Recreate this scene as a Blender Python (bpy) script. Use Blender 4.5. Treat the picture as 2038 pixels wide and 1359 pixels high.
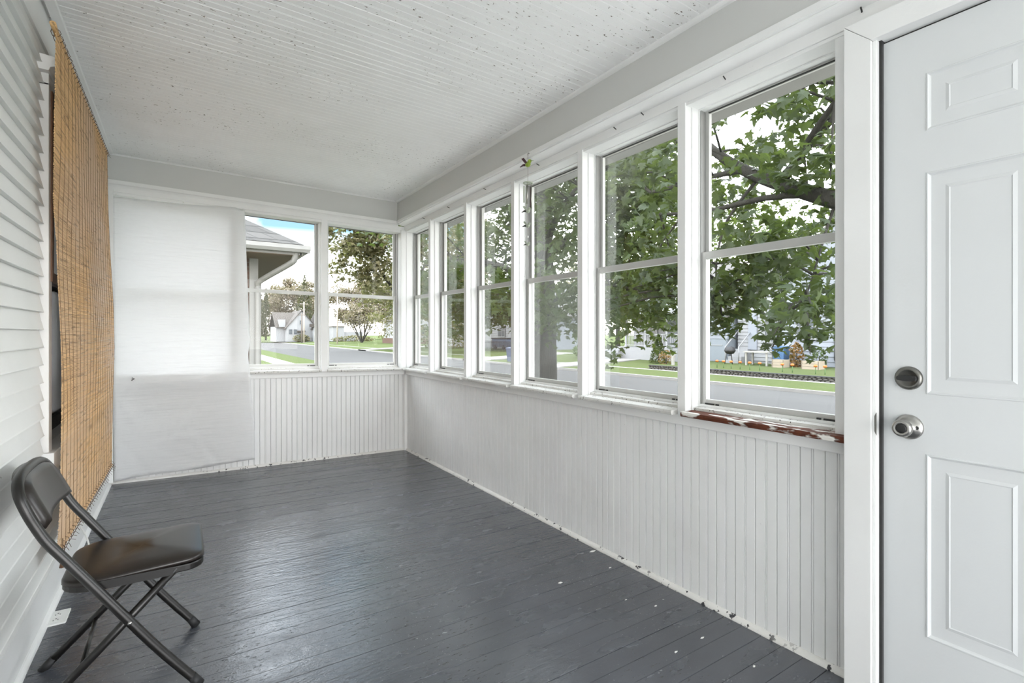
import bpy, bmesh, math, random
import numpy as np
from mathutils import Vector, Matrix
random.seed(7); RNG = np.random.default_rng(11)
S = bpy.context.scene
for o in list(bpy.data.objects): bpy.data.objects.remove(o)
COL = S.collection
PI = math.pi
# ------------------------------------------------------------------ camera
F, HY, EYE = 997.0, 663.0, 1.22
YAW = math.atan((1019 - 359) / F)
cd = bpy.data.cameras.new('camera'); cam = bpy.data.objects.new('camera', cd); COL.objects.link(cam)
cam.location = (0, 0, EYE); cam.rotation_euler = (PI / 2, 0, -YAW)
cd.sensor_width = 36; cd.lens = 36 * F / 2038; cd.shift_y = -(679.5 - HY) / 2038
cd.clip_start = .05; cd.clip_end = 1000
S.camera = cam
# ------------------------------------------------------------------ sky
W = bpy.data.worlds.new('sky'); S.world = W; W.use_nodes = True
nt = W.node_tree; nt.nodes.clear()
def wn(t, **k):
    n = nt.nodes.new(t)
    for a, b in k.items(): setattr(n, a, b)
    return n
out = wn('ShaderNodeOutputWorld'); bg = wn('ShaderNodeBackground'); tc = wn('ShaderNodeTexCoord')
sep = wn('ShaderNodeSeparateXYZ'); rp = wn('ShaderNodeValToRGB')
nt.links.new(tc.outputs['Generated'], sep.inputs[0]); nt.links.new(sep.outputs['Z'], rp.inputs[0])
e = rp.color_ramp.elements                     # high thin cloud, warmer and brighter towards the horizon
e[0].position = 0.0; e[0].color = (1.0, .94, .89, 1)
e[1].position = 1.0; e[1].color = (.88, .93, 1.0, 1)
q = rp.color_ramp.elements.new(.13); q.color = (1.0, .985, .97, 1)
q = rp.color_ramp.elements.new(.35); q.color = (.90, .94, 1.0, 1)
# gaps of blue between the clouds, a larger one in the evening sky past the brick house
nz = wn('ShaderNodeTexNoise'); nz.inputs['Scale'].default_value = 2.6; nz.inputs['Detail'].default_value = 6
nt.links.new(tc.outputs['Generated'], nz.inputs['Vector'])
dp = wn('ShaderNodeVectorMath', operation='DOT_PRODUCT'); nrm = wn('ShaderNodeVectorMath', operation='NORMALIZE')
nt.links.new(tc.outputs['Generated'], nrm.inputs[0]); nt.links.new(nrm.outputs[0], dp.inputs[0]); dp.inputs[1].default_value = Vector((.255, .94, .27)).normalized()
gap = wn('ShaderNodeMapRange'); gap.inputs[1].default_value = .955; gap.inputs[2].default_value = .995; gap.inputs[4].default_value = .36; nt.links.new(dp.outputs['Value'], gap.inputs[0])
sm = wn('ShaderNodeMath', operation='ADD'); nt.links.new(nz.outputs[0], sm.inputs[0]); nt.links.new(gap.outputs[0], sm.inputs[1])
r2 = wn('ShaderNodeValToRGB'); r2.color_ramp.elements[0].position = .60; r2.color_ramp.elements[1].position = .74
nt.links.new(sm.outputs[0], r2.inputs[0])
hz = wn('ShaderNodeMapRange'); hz.inputs[1].default_value = .10; hz.inputs[2].default_value = .19; nt.links.new(sep.outputs['Z'], hz.inputs[0])
ml = wn('ShaderNodeMath', operation='MULTIPLY'); nt.links.new(r2.outputs[0], ml.inputs[0]); nt.links.new(hz.outputs[0], ml.inputs[1])
mx = wn('ShaderNodeMixRGB'); mx.inputs[2].default_value = (.062, .106, .150, 1)
nt.links.new(ml.outputs[0], mx.inputs[0]); nt.links.new(rp.outputs[0], mx.inputs[1])
nt.links.new(mx.outputs[0], bg.inputs[0]); bg.inputs[1].default_value = 5.0
nt.links.new(bg.outputs[0], out.inputs[0])
def area(name, loc, target, sx, sy, power, col=(1, 1, 1)):
    l = bpy.data.lights.new(name, 'AREA'); l.shape = 'RECTANGLE'; l.size = sx; l.size_y = sy; l.energy = power; l.color = col
    o = bpy.data.objects.new(name, l); COL.objects.link(o); o.location = loc
    o.rotation_euler = (Vector(target) - Vector(loc)).to_track_quat('-Z', 'Y').to_euler()
    return o
area('added_rear_fill', (.75, -4.1, 1.2), (.75, 1, 2.6), 2.3, 2.3, 9, (.97, .985, 1))  # added fill lamp at the rear end, brightens the interior
area('added_ceiling_fill', (.75, -1.5, .35), (.75, 1.4, 2.6), 2.0, 2.0, 28, (.97, .985, 1))  # added upward fill lamp behind the camera, brightens the ceiling
S.view_settings.view_transform = 'Standard'; S.view_settings.look = 'None'
S.view_settings.gamma = 1; S.view_settings.use_curve_mapping = False
S.view_settings.exposure = 0.83
# ------------------------------------------------------------------ helpers
KS = -0.0165
def shear(v): return (v[0], v[1], v[2] + KS * (v[0] - 1.965))     # the old porch sags towards the street
def sz(x): return KS * (x - 1.965)
class M:
    def __init__(s): s.v = []; s.f = []; s.sm = []
    def add(s, vs, fs, smooth=False):
        n = len(s.v); s.v += [tuple(v) for v in vs]; s.f += [tuple(i + n for i in f) for f in fs]; s.sm += [smooth] * len(fs); return s
    def box(s, x0, x1, y0, y1, z0, z1):
        return s.add([(x0,y0,z0),(x1,y0,z0),(x1,y1,z0),(x0,y1,z0),(x0,y0,z1),(x1,y0,z1),(x1,y1,z1),(x0,y1,z1)],
                     [(0,3,2,1),(4,5,6,7),(0,1,5,4),(1,2,6,5),(2,3,7,6),(3,0,4,7)])
    def prism(s, prof, ax, a0, a1, smooth=False):
        # prof: polygon in the two other axes (in xyz order)
        def p(q, a): return {'x': (a, q[0], q[1]), 'y': (q[0], a, q[1]), 'z': (q[0], q[1], a)}[ax]
        n = len(prof); vs = [p(q, a0) for q in prof] + [p(q, a1) for q in prof]
        s.add(vs, [(i, (i + 1) % n, n + (i + 1) % n, n + i) for i in range(n)], smooth)
        s.f += [tuple(range(len(s.v) - 2 * n, len(s.v) - n))[::-1], tuple(range(len(s.v) - n, len(s.v)))]; s.sm += [False, False]
        return s
    def tube(s, pts, r, n=8, cap=True):
        pts = [Vector(p) for p in pts]; rs = r if isinstance(r, (list, tuple)) else [r] * len(pts)
        up = None; rings = []
        for i, p in enumerate(pts):
            t = (pts[min(i + 1, len(pts) - 1)] - pts[max(i - 1, 0)]).normalized()
            if up is None: up = Vector((0, 0, 1)) if abs(t.z) < .9 else Vector((1, 0, 0))
            a = t.cross(up).normalized(); b = a.cross(t).normalized(); up = b
            rings.append([p + (a * math.cos(2 * PI * k / n) + b * math.sin(2 * PI * k / n)) * rs[i] for k in range(n)])
        vs = [v for R in rings for v in R]
        fs = [(i * n + k, i * n + (k + 1) % n, (i + 1) * n + (k + 1) % n, (i + 1) * n + k) for i in range(len(pts) - 1) for k in range(n)]
        base = len(s.v); s.add(vs, fs, True)
        if cap:
            s.f += [tuple(base + k for k in range(n))[::-1], tuple(base + (len(pts) - 1) * n + k for k in range(n))]; s.sm += [False, False]
        return s
    def lathe(s, c, ax, prof, n=24):
        # prof: (radius, along) pairs; axis ax from centre c
        c = Vector(c); A = {'x': Vector((1,0,0)), 'y': Vector((0,1,0)), 'z': Vector((0,0,1)), '-x': Vector((-1,0,0))}[ax]
        u = Vector((0,0,1)) if ax != 'z' else Vector((1,0,0)); w = A.cross(u)
        vs = [c + A * a + (u * math.cos(2*PI*k/n) + w * math.sin(2*PI*k/n)) * max(r, 1e-4) for r, a in prof for k in range(n)]
        fs = [(i*n+k, i*n+(k+1)%n, (i+1)*n+(k+1)%n, (i+1)*n+k) for i in range(len(prof)-1) for k in range(n)]
        return s.add(vs, fs, True)
    def ball(s, c, r, n=10):
        r = r if isinstance(r, tuple) else (r, r, r); vs = []; fs = []
        for i in range(n // 2 + 1):
            th = PI * i / (n // 2)
            for k in range(n):
                ph = 2 * PI * k / n; vs.append((c[0] + r[0]*math.sin(th)*math.cos(ph), c[1] + r[1]*math.sin(th)*math.sin(ph), c[2] + r[2]*math.cos(th)))
        for i in range(n // 2):
            for k in range(n): fs.append((i*n+k, (i+1)*n+k, (i+1)*n+(k+1)%n, i*n+(k+1)%n))
        return s.add(vs, fs, True)
    def build(s, name, mat, parent=None, room=True, origin=(0, 0, 0), bevel=0, fixn=True):
        vs = [shear(v) for v in s.v] if room else s.v
        o0 = Vector(origin)
        if parent is not None: o0 = Vector(parent.get('_w', (0, 0, 0)))
        me = bpy.data.meshes.new(name); me.from_pydata([tuple(Vector(v) - o0) for v in vs], [], s.f); me.validate()
        if len(me.polygons) == len(s.sm): me.polygons.foreach_set('use_smooth', s.sm)
        if fixn:
            b = bmesh.new(); b.from_mesh(me); bmesh.ops.recalc_face_normals(b, faces=b.faces); b.to_mesh(me); b.free()
        me.materials.append(mat)
        o = bpy.data.objects.new(name, me); COL.objects.link(o)
        if parent is not None: o.parent = parent; o['_w'] = tuple(o0)
        else: o.location = o0; o['_w'] = tuple(o0)
        if bevel:
            m = o.modifiers.new('bevel', 'BEVEL'); m.width = bevel; m.segments = 2; m.limit_method = 'ANGLE'
        return o
def tag(o, label, cat, group=None, kind=None):
    o['label'] = label; o['category'] = cat
    if group: o['group'] = group
    if kind: o['kind'] = kind
    return o
def thing(name, label, cat, loc, group=None, room=False):
    o = bpy.data.objects.new(name, None); COL.objects.link(o); o.empty_display_size = .1
    loc = shear(loc) if room else loc
    o.location = loc; o['_w'] = tuple(loc)
    return tag(o, label, cat, group)
LAB = {}
def struct(o, label=None, cat=None):
    o['kind'] = 'structure'; o['label'] = label; o['category'] = cat
    return o
def share(src, parent, loc):
    c = src.copy(); COL.objects.link(c); c.parent = parent; c.location = loc; return c
# ------------------------------------------------------------------ materials
class N:
    def __init__(s, name):
        s.m = bpy.data.materials.new(name); s.m.use_nodes = True; s.t = s.m.node_tree; s.t.nodes.clear()
        s.out = s.n('ShaderNodeOutputMaterial')
    def n(s, t, **k):
        q = s.t.nodes.new(t)
        for a, b in k.items():
            if a.startswith('i_'): q.inputs[int(a[2:]) if a[2:].isdigit() else a[2:].replace('_', ' ')].default_value = b
            else: setattr(q, a, b)
        return q
    def l(s, a, b): s.t.links.new(a, b)
    def pos(s, sc=(1, 1, 1)):
        g = s.n('ShaderNodeNewGeometry'); m = s.n('ShaderNodeMapping'); m.inputs['Scale'].default_value = sc
        s.l(g.outputs['Position'], m.inputs[0]); return m.outputs[0]
    def noise(s, scale, detail=4, sc=(1, 1, 1), rough=.5, w=None):
        t = s.n('ShaderNodeTexNoise'); t.inputs['Scale'].default_value = scale; t.inputs['Detail'].default_value = detail; t.inputs['Roughness'].default_value = rough
        s.l(s.pos(sc), t.inputs['Vector']); return t.outputs[0]
    def ramp(s, x, a, b, c0=(0, 0, 0, 1), c1=(1, 1, 1, 1)):
        r = s.n('ShaderNodeValToRGB'); r.color_ramp.elements[0].position = a; r.color_ramp.elements[1].position = b
        r.color_ramp.elements[0].color = c0; r.color_ramp.elements[1].color = c1; s.l(x, r.inputs[0]); return r.outputs[0]
    def mul(s, a, b, op='MULTIPLY'):
        q = s.n('ShaderNodeMath', operation=op)
        for i, x in enumerate((a, b)):
            if isinstance(x, (int, float)): q.inputs[i].default_value = x
            else: s.l(x, q.inputs[i])
        return q.outputs[0]
    def mix(s, f, a, b):
        q = s.n('ShaderNodeMixRGB')
        for i, x in enumerate((f, a, b)):
            if isinstance(x, (int, float)): q.inputs[i].default_value = x
            elif isinstance(x, tuple): q.inputs[i].default_value = x if len(x) == 4 else x + (1,)
            else: s.l(x, q.inputs[i])
        return q.outputs[0]
    def bsdf(s, col, rough=.5, spec=.5, bump=None, bd=.002, metal=0):
        p = s.n('ShaderNodeBsdfPrincipled'); p.inputs['Roughness'].default_value = .5
        for k, x in (('Base Color', col), ('Roughness', rough), ('Specular IOR Level', spec), ('Metallic', metal)):
            if isinstance(x, (int, float)): p.inputs[k].default_value = x
            elif isinstance(x, tuple): p.inputs[k].default_value = x if len(x) == 4 else x + (1,)
            else: s.l(x, p.inputs[k])
        if bump is not None:
            b = s.n('ShaderNodeBump'); b.inputs['Distance'].default_value = bd; b.inputs['Strength'].default_value = 1; s.l(bump, b.inputs['Height']); s.l(b.outputs[0], p.inputs['Normal'])
        return p
    def done(s, sh):
        s.l(sh.outputs[0], s.out.inputs[0]); return s.m
def paint(name, col=(.80, .80, .785), chip=.70, cs=55, wear=.56, chipcol=(.10, .085, .07), dirt=.12, rough=.45, st=(1, 1, 1), ds=3.0):
    m = N(name)
    fine = m.noise(cs, 3, st, .6); mask = m.noise(1.7, 3, st)
    chips = m.mul(m.ramp(fine, chip, chip + .03), m.ramp(mask, wear - .05, wear + .05))
    d = m.ramp(m.noise(ds, 6), .42, .75)
    c = m.mix(m.mul(d, dirt), col, (.42, .40, .36)); c = m.mix(chips, c, chipcol)
    bump = m.mul(m.mul(m.noise(90, 3), .25), m.mul(chips, -.8), 'ADD')
    return m.done(m.bsdf(c, rough, .4, bump, .0015))
WHITE = (.87, .875, .87)
m_wall = paint('painted_beadboard', WHITE, chip=.73, cs=40, wear=.62)
m_ceil = paint('painted_ceiling', (.92, .925, .92), chip=.655, cs=75, wear=.50, chipcol=(.16, .13, .10), st=(.55, 1, 1), dirt=.10)
m_trim = paint('painted_trim', WHITE, chip=.74, cs=60, wear=.60, dirt=.10)
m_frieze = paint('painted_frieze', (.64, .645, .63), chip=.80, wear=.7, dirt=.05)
m_side = paint('painted_siding', (.78, .79, .775), chip=.74, cs=30, wear=.6)
m_stool = paint('weathered_sill_paint', (.76, .755, .73), chip=.62, cs=70, wear=.50, chipcol=(.09, .075, .06), dirt=.6)
m_base = paint('chipped_quarter_round', (.80, .79, .76), chip=.60, cs=28, wear=.48, chipcol=(.05, .05, .055), dirt=.2)
def mk_rot():
    m = N('rotted_sill'); p = m.noise(26, 5, (1, .35, 1)); k = m.ramp(p, .445, .50)
    c = m.mix(k, (.72, .70, .66), m.mix(m.noise(30, 3), (.045, .016, .010), (.16, .045, .02)))
    return m.done(m.bsdf(c, .7, .3, k, .004))
m_rot = mk_rot()
def simple(name, col, rough=.5, metal=0, var=.15, sc=8, bd=0.0, spec=.5):
    m = N(name); n = m.noise(sc, 4)
    c = m.mix(n, tuple(x * (1 - var) for x in col), tuple(min(1, x * (1 + var)) for x in col))
    return m.done(m.bsdf(c, rough, spec, n if bd else None, bd, metal))
m_alu = simple('grey_aluminium_sash', (.55, .55, .53), .45, .15, .08)
m_aluw = simple('white_sash_paint', (.74, .74, .72), .45, 0, .06)
m_dark = simple('dark_metal', (.03, .03, .03), .4, .3)
m_track = simple('grey_window_track', (.30, .30, .29), .6)
m_steel = simple('satin_nickel', (.42, .41, .39), .28, 1, .06)
m_pewter = simple('dark_nickel', (.22, .215, .20), .35, 1, .06)
m_door = paint('white_door_paint', (.71, .73, .74), chip=.79, cs=35, wear=.62, dirt=.05, rough=.4)
m_tubeblack = simple('black_chair_enamel', (.010, .009, .008), .32, 0, .25, 20)
m_vinyl = simple('brown_black_vinyl', (.018, .014, .012), .30, 0, .18, 14)
m_plate = simple('white_plastic', (0.820, 0.820, 0.800), .4, 0, .04)
def mk_floor():
    m = N('grey_floor_paint')
    b = m.noise(5, 6, (.5, 1, 1)); fine = m.noise(160, 2)
    c = m.mix(b, (.050, .055, .067), (.086, .093, .110))
    sp = m.mul(m.ramp(m.noise(130, 2), .70, .73), m.ramp(m.noise(2.2, 3), .45, .62)); c = m.mix(m.mul(sp, .55), c, (.45, .46, .47))
    sc = m.mul(m.ramp(m.noise(85, 5, (.3, 1.2, 1), .6), .63, .68), m.ramp(m.noise(1.6, 2), .46, .60)); c = m.mix(m.mul(sc, .8), c, (.014, .014, .015))
    r = m.ramp(m.noise(9, 5, (.4, 1, 1)), .3, .75, (.15, .15, .15, 1), (.34, .34, .34, 1))
    h = m.mul(m.mul(m.noise(55, 4, (.35, 1, 1)), .9), m.mul(m.mul(fine, .25), m.mul(sc, -1.0), 'ADD'), 'ADD')
    return m.done(m.bsdf(c, r, 1.0, h, .0020))
m_floor = mk_floor()
def mk_glass():
    m = N('window_glass'); tr = m.n('ShaderNodeBsdfTransparent'); gl = m.n('ShaderNodeBsdfGlossy'); gl.inputs['Roughness'].default_value = .01
    tr.inputs[0].default_value = (.97, .98, .975, 1)
    fr = m.n('ShaderNodeFresnel'); fr.inputs[0].default_value = 1.4
    mx = m.n('ShaderNodeMixShader'); m.l(m.mul(fr.outputs[0], .32), mx.inputs[0]); m.l(tr.outputs[0], mx.inputs[1]); m.l(gl.outputs[0], mx.inputs[2])
    return m.done(mx)
m_glass = mk_glass()
def mk_paper():
    m = N('white_paper_sheet'); df = m.n('ShaderNodeBsdfDiffuse'); tl = m.n('ShaderNodeBsdfTranslucent')
    h = m.mul(m.noise(30, 3, (.12, 1, 1.6)), m.mul(m.noise(5, 5), .8), 'ADD')
    bp = m.n('ShaderNodeBump'); bp.inputs['Distance'].default_value = .006; m.l(h, bp.inputs['Height'])
    for q in (df, tl): q.inputs[0].default_value = (.95, .955, .96, 1); m.l(bp.outputs[0], q.inputs['Normal'])
    mx = m.n('ShaderNodeMixShader'); mx.inputs[0].default_value = .42; m.l(df.outputs[0], mx.inputs[1]); m.l(tl.outputs[0], mx.inputs[2])
    return m.done(mx)
m_paper = mk_paper()
def mk_reed():
    m = N('bamboo_reed'); g = m.n('ShaderNodeNewGeometry')
    n = m.noise(4, 4, (1, .25, 14)); b = m.noise(1.4, 2, (1, .6, 1))
    c = m.mix(n, (.68, .41, .18), (.92, .64, .34)); c = m.mix(g.outputs['Random Per Island'], m.mix(.55, c, (.38, .20, .08)), c); c = m.mix(m.ramp(b, .45, .62), c, (.66, .47, .31)); c2 = m.mix(m.mul(m.ramp(m.noise(70, 2, (1, .1, 1)), .6, .64), .5), c, (.16, .09, .045))
    return m.done(m.bsdf(c2, .6, .3))
m_reed = mk_reed()
m_thread = simple('brown_thread', (.13, .075, .04), .9)
m_warp = simple('tan_warp_thread', (.26, .16, .08), .9)
m_wood = simple('brown_stained_wood', (.16, .075, .035), .5, 0, .3, 12)
m_room_shade = simple('painted_room_shade', (.012, .011, .010), .8)  # near-black colour stands in for the shade inside the house window
def leafmat(name, a, b, tr=.35):
    m = N(name); g = m.n('ShaderNodeNewGeometry')
    c = m.mix(g.outputs['Random Per Island'], a, b); c = m.mix(m.mul(m.noise(.9, 3), .5), c, tuple(x * .6 for x in a))
    df = m.n('ShaderNodeBsdfPrincipled'); df.inputs['Roughness'].default_value = .5; df.inputs['Specular IOR Level'].default_value = .4; m.l(c, df.inputs['Base Color'])
    tl = m.n('ShaderNodeBsdfTranslucent'); m.l(m.mix(.4, c, (.25, .34, .05)), tl.inputs[0])
    mx = m.n('ShaderNodeMixShader'); mx.inputs[0].default_value = tr; m.l(df.outputs[0], mx.inputs[1]); m.l(tl.outputs[0], mx.inputs[2])
    return m.done(mx)
m_leaf = leafmat('maple_leaf_green', (0.032, 0.055, 0.014), (0.075, 0.106, 0.032))
m_leaf2 = leafmat('maple_leaf_dark', (0.021, 0.037, 0.013), (0.055, 0.074, 0.028))
m_leaf3 = leafmat('autumn_olive_leaf', (0.106, 0.095, 0.047), (0.207, 0.174, 0.090), .3)
m_leaf4 = leafmat('far_brown_leaf', (0.135, 0.105, 0.074), (0.230, 0.182, 0.128), .2)
m_leaf5 = leafmat('spruce_needle', (.03, .035, .02), (.085, .072, .042), .2)
m_leaf6 = leafmat('orange_bush_leaf', (.15, .065, .02), (.24, .13, .04), .3)
def mk_bark():
    m = N('bark'); n = m.noise(14, 6, (1, 1, .25), .7); c = m.mix(n, (.016, .015, .013), (.075, .07, .06)); return m.done(m.bsdf(c, .9, .2, n, .03))
m_bark = mk_bark()
def mk_grass():
    m = N('lawn_grass'); c = m.mix(m.noise(3, 6), (0.053, 0.076, 0.026), (0.099, 0.122, 0.052)); c = m.mix(m.ramp(m.noise(40, 3), .4, .7), c, (0.107, 0.118, 0.065)); return m.done(m.bsdf(c, .95, .0, m.noise(60, 3), .03))
m_grass = mk_grass()
def mk_road():
    m = N('worn_asphalt'); c = m.mix(m.noise(.5, 5, (1, .3, 1)), (0.067, 0.066, 0.066), (0.102, 0.101, 0.098)); c = m.mix(m.ramp(m.noise(30, 2), .4, .7), c, (0.092, 0.090, 0.088)); return m.done(m.bsdf(c, .95, .0))
m_road = mk_road()
m_conc = simple('concrete', (0.204, 0.197, 0.187), .9, 0, .15, 3)
m_dirt = simple('bare_ground', (.23, .22, .17), .95, 0, .2, 2)
def lap(name, col, pitch, dark=.55):
    m = N(name); w = m.n('ShaderNodeTexWave'); w.wave_type = 'BANDS'; w.bands_direction = 'Z'; w.wave_profile = 'SAW'; w.inputs['Scale'].default_value = 1 / pitch / 20 * 2 * PI * 1.0
    m.l(m.pos(), w.inputs['Vector']); c = m.mix(m.ramp(w.outputs[0], .0, .12), tuple(x * dark for x in col), col); return m.done(m.bsdf(c, .6, .3))
m_hwhite = simple('white_house_siding', (0.211, 0.213, 0.218), .7, 0, .05, 3)
m_hblue = simple('pale_blue_siding', (0.197, 0.211, 0.238), .7, 0, .06, 3)
m_hgrey = simple('grey_siding', (0.168, 0.180, 0.200), .7, 0, .06, 3)
m_hdark = simple('slate_siding', (.16, .18, .20), .7, 0, .1, 3)
m_roof = simple('asphalt_shingle', (0.096, 0.090, 0.087), .9, 0, .2, 6)
m_roofb = simple('brown_shingle', (.05, .042, .036), .9, 0, .2, 6)
m_hglass = simple('dark_window', (.05, .06, .07), .15)
m_pole = simple('weathered_pole', (.12, .10, .085), .9)
m_polel = simple('pale_pole', (.36, .31, .26), .9)
m_blue = simple('blue_bin_plastic', (.045, .10, .20), .45)
m_navy = simple('navy_canvas', (.055, .07, .11), .7)
m_iron = simple('black_iron', (.015, .015, .016), .6)
m_bench = simple('grey_teak', (.25, .24, .22), .8)
m_planter = simple('pale_timber', (.27, .225, .17), .8)
m_orange = simple('orange_petals', (.42, .11, .015), .6)
m_stem = simple('green_stem', (.07, .13, .04), .7)
def mk_brick(name, a, b, mort, sx=.21, sy=.075):
    m = N(name); g = m.n('ShaderNodeNewGeometry'); sp = m.n('ShaderNodeSeparateXYZ'); m.l(g.outputs['Position'], sp.inputs[0])
    cb = m.n('ShaderNodeCombineXYZ'); m.l(m.mul(sp.outputs[0], sp.outputs[1], 'ADD'), cb.inputs[0]); m.l(sp.outputs[2], cb.inputs[1])
    t = m.n('ShaderNodeTexBrick'); m.l(cb.outputs[0], t.inputs[0]); t.inputs['Color1'].default_value = a + (1,); t.inputs['Color2'].default_value = b + (1,); t.inputs['Mortar'].default_value = mort + (1,)
    t.inputs['Scale'].default_value = 1; t.inputs['Brick Width'].default_value = sx; t.inputs['Row Height'].default_value = sy; t.inputs['Mortar Size'].default_value = .008
    return m.done(m.bsdf(t.outputs[0], .9, .2, t.outputs[1], -.006))
m_brick = mk_brick('brown_brick', (.075, .042, .03), (.11, .062, .045), (.13, .115, .10))
m_shing = mk_brick('grey_roof_shingles', (.060, .058, .055), (.088, .084, .080), (.035, .034, .032), .3, .14)
m_soffit = simple('brown_soffit', (0.128, 0.086, 0.056), .7)
m_gutter = simple('white_gutter', (0.214, 0.207, 0.196), .5)
m_rock = simple('field_stone', (.085, .08, .072), .9, 0, .5, 9)
# ================================================================== THE PORCH
XB, YB, XL = 1.975, 5.0, -.50
Y0 = -4.2                                   # the porch runs on behind the camera
ZC = 2.59
BW = .0895
# ---- floor
fl = struct(M().box(XL - .1, 2.12, Y0, 5.1, -.16, -.022).build('floor', m_dark), 'dark blue-grey painted porch floor of narrow worn planks', 'floor')
NP = int((5.08 - Y0) / .082)
p0 = None
variants = []
for i in range(NP):
    y = Y0 + i * .082
    if i < 4:
        d = (-.0000, -.0008, .0005, -.0004)[i]; g = (.0003, .0005, .0003, .0010)[i]
        w = .082; prof = [(g, -.021), (w - g, -.021), (w - g, -.0015 + d), (w - g - .0012, d), (g + .0012, d), (g, -.0015 + d)]
        o = M().prism(prof, 'x', XL - .02, 1.985).build('plank', m_floor, fl); variants.append(o); o.location = (0, y, 0)
    else: share(variants[(i * 7 + i // 3) % 4], fl, (0, y, 0))
# ---- ceiling
cl = struct(M().box(XL - .1, 2.12, Y0, 5.1, ZC + .012, ZC + .14).build('ceiling', m_ceil), 'white beadboard porch ceiling with peeling specked paint', 'ceiling')
def bead_prof(w, d, k=1.0):
    return [(a, b if b > .01 else b * k) for a, b in bead_prof0(w, d)]
def bead_prof0(w, d):
    # across, depth (0 = face, + = into the wall)
    return [(0, .011), (0, .006), (.0025, 0), (w*.5-.0055, 0), (w*.5-.004, .0035), (w*.5-.0022, .0004), (w*.5+.0022, .0004), (w*.5+.004, .0035), (w*.5+.0055, 0), (w-.0025, 0), (w-.0003, .006), (w-.0003, .011)]
src = None
for i in range(int((5.08 - Y0) / BW) + 1):
    y = Y0 + i * BW
    if src is None: src = M().prism([(a, ZC + b) for a, b in bead_prof(BW, 0, .7)], 'x', XL - .02, 1.90).build('board', m_ceil, cl); src.location = (0, y, 0)
    else: share(src, cl, (0, y, random.uniform(-.0006, .0006)))
# unseen porch roof slab, added to stop skylight leaking in
struct(M().box(XL - .3, 2.5, Y0, 5.5, ZC + .16, ZC + .24).build('trim_20', m_roof), 'unseen porch roof slab added above the ceiling to keep skylight out', 'roof')
struct(M().box(2.36, 2.48, Y0, 5.5, 2.40, 2.74).build('trim_21', m_gutter), 'porch eave board outside the window heads', 'eave')
struct(M().box(XL, 2.5, 5.40, 5.5, 2.50, 2.74).build('trim_22', m_gutter), 'porch eave board outside the far windows', 'eave')
# ---- right wall: beadboard knee wall
wr = struct(M().box(1.988, 2.10, .80, 5.1, -.6, .83).build('wall_right', m_wall), 'white beadboard knee wall under the row of street windows', 'wall')
src = None
for i in range(47):
    y = .81 + i * BW
    if y > 4.99: break
    if src is None: src = M().prism([(XB + b, a) for a, b in bead_prof(BW, 0, 1.5)], 'z', 0.0, .82).build('board', m_wall, wr); src.location = (0, y, 0)
    else: share(src, wr, (random.uniform(-.0006, .0006), y, 0))
struct(M().box(1.95, 2.10, Y0, .81, -.6, 0.0).build('wall_front', m_wall), 'white wall base below the porch door', 'wall')
struct(M().box(1.95, 2.10, Y0, -.30, 0.0, .83).build('wall_front_1', m_wall), 'white knee wall beyond the porch door', 'wall')
# ---- far wall
wb = struct(M().box(XL, 2.10, 5.013, 5.13, -.6, .83).build('wall_back', m_wall), 'white beadboard knee wall at the far end of the porch', 'wall')
src = None
for i in range(30):
    x = XL + .02 + i * BW
    if x > 1.96: break
    if src is None:
        src = M().prism([(a, YB + b) for a, b in bead_prof(BW, 0, 1.5)], 'z', 0.0, .82).build('board', m_wall, wb, room=False); src.location = (x, 0, sz(x))
    else: share(src, wb, (x, random.uniform(-.0006, .0006), sz(x)))
# corner strips
struct(M().box(1.945, 1.99, 4.965, 5.01, 0.0, .80).build('trim_1', m_trim, bevel=.003), 'white corner strip where the two knee walls meet', 'trim')
# quarter round
def qround(r, sx=1): return [(0, 0)] + [(-r * sx * math.cos(a), r * math.sin(a)) for a in [PI / 2 * k / 5 for k in range(6)]]
struct(M().prism([(XB + .004 + a, b - .003) for a, b in qround(.024)], 'y', .81, 4.98).build('baseboard_right', m_base), 'chipped white quarter round along the street wall', 'baseboard')
struct(M().prism([(YB + .004 + a, b - .003) for a, b in qround(.024)], 'x', XL + .03, 1.96).build('baseboard_back', m_base), 'chipped white quarter round along the far wall', 'baseboard')
# ---- sill aprons
struct(M().box(1.955, 1.99, .812, 4.97, .790, .838).build('trim_2', m_trim, bevel=.004), 'long white apron board under the street window sills', 'trim')
struct(M().box(XL + .03, 1.955, 4.98, 5.02, .790, .838).build('trim_3', m_trim, bevel=.004), 'white apron board under the far window sills', 'trim')
# ---- frieze, cap and cove mouldings, head casing
XF, YF_ = 1.885, 5.01
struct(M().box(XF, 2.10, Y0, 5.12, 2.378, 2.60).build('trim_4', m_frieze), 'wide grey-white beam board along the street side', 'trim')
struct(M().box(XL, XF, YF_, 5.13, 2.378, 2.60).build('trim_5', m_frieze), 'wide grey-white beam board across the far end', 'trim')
cove = [(XF + .01, 2.381), (XF - .02, 2.381), (XF - .02, 2.354), (XF - .01, 2.350)] + [(1.945 - .075 * math.cos(a) ** 1.3, 2.350 - .018 * math.sin(a)) for a in [PI / 2 * k / 6 for k in range(1, 7)]] + [(1.975, 2.332), (1.975, 2.381)]
struct(M().prism(cove, 'y', Y0, 4.975).build('trim_6', m_trim), 'white cap and cove moulding under the street beam', 'trim')
covf = [(YF_ + .01, 2.381), (YF_ - .026, 2.381), (YF_ - .026, 2.352), (YF_ - .03, 2.348), (YF_ - .036, 2.340), (YF_ - .04, 2.325), (YF_ + .02, 2.325), (YF_ + .03, 2.381)]
struct(M().prism(covf, 'x', XL, 1.88).build('trim_7', m_trim), 'white cap moulding under the far beam', 'trim')
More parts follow.
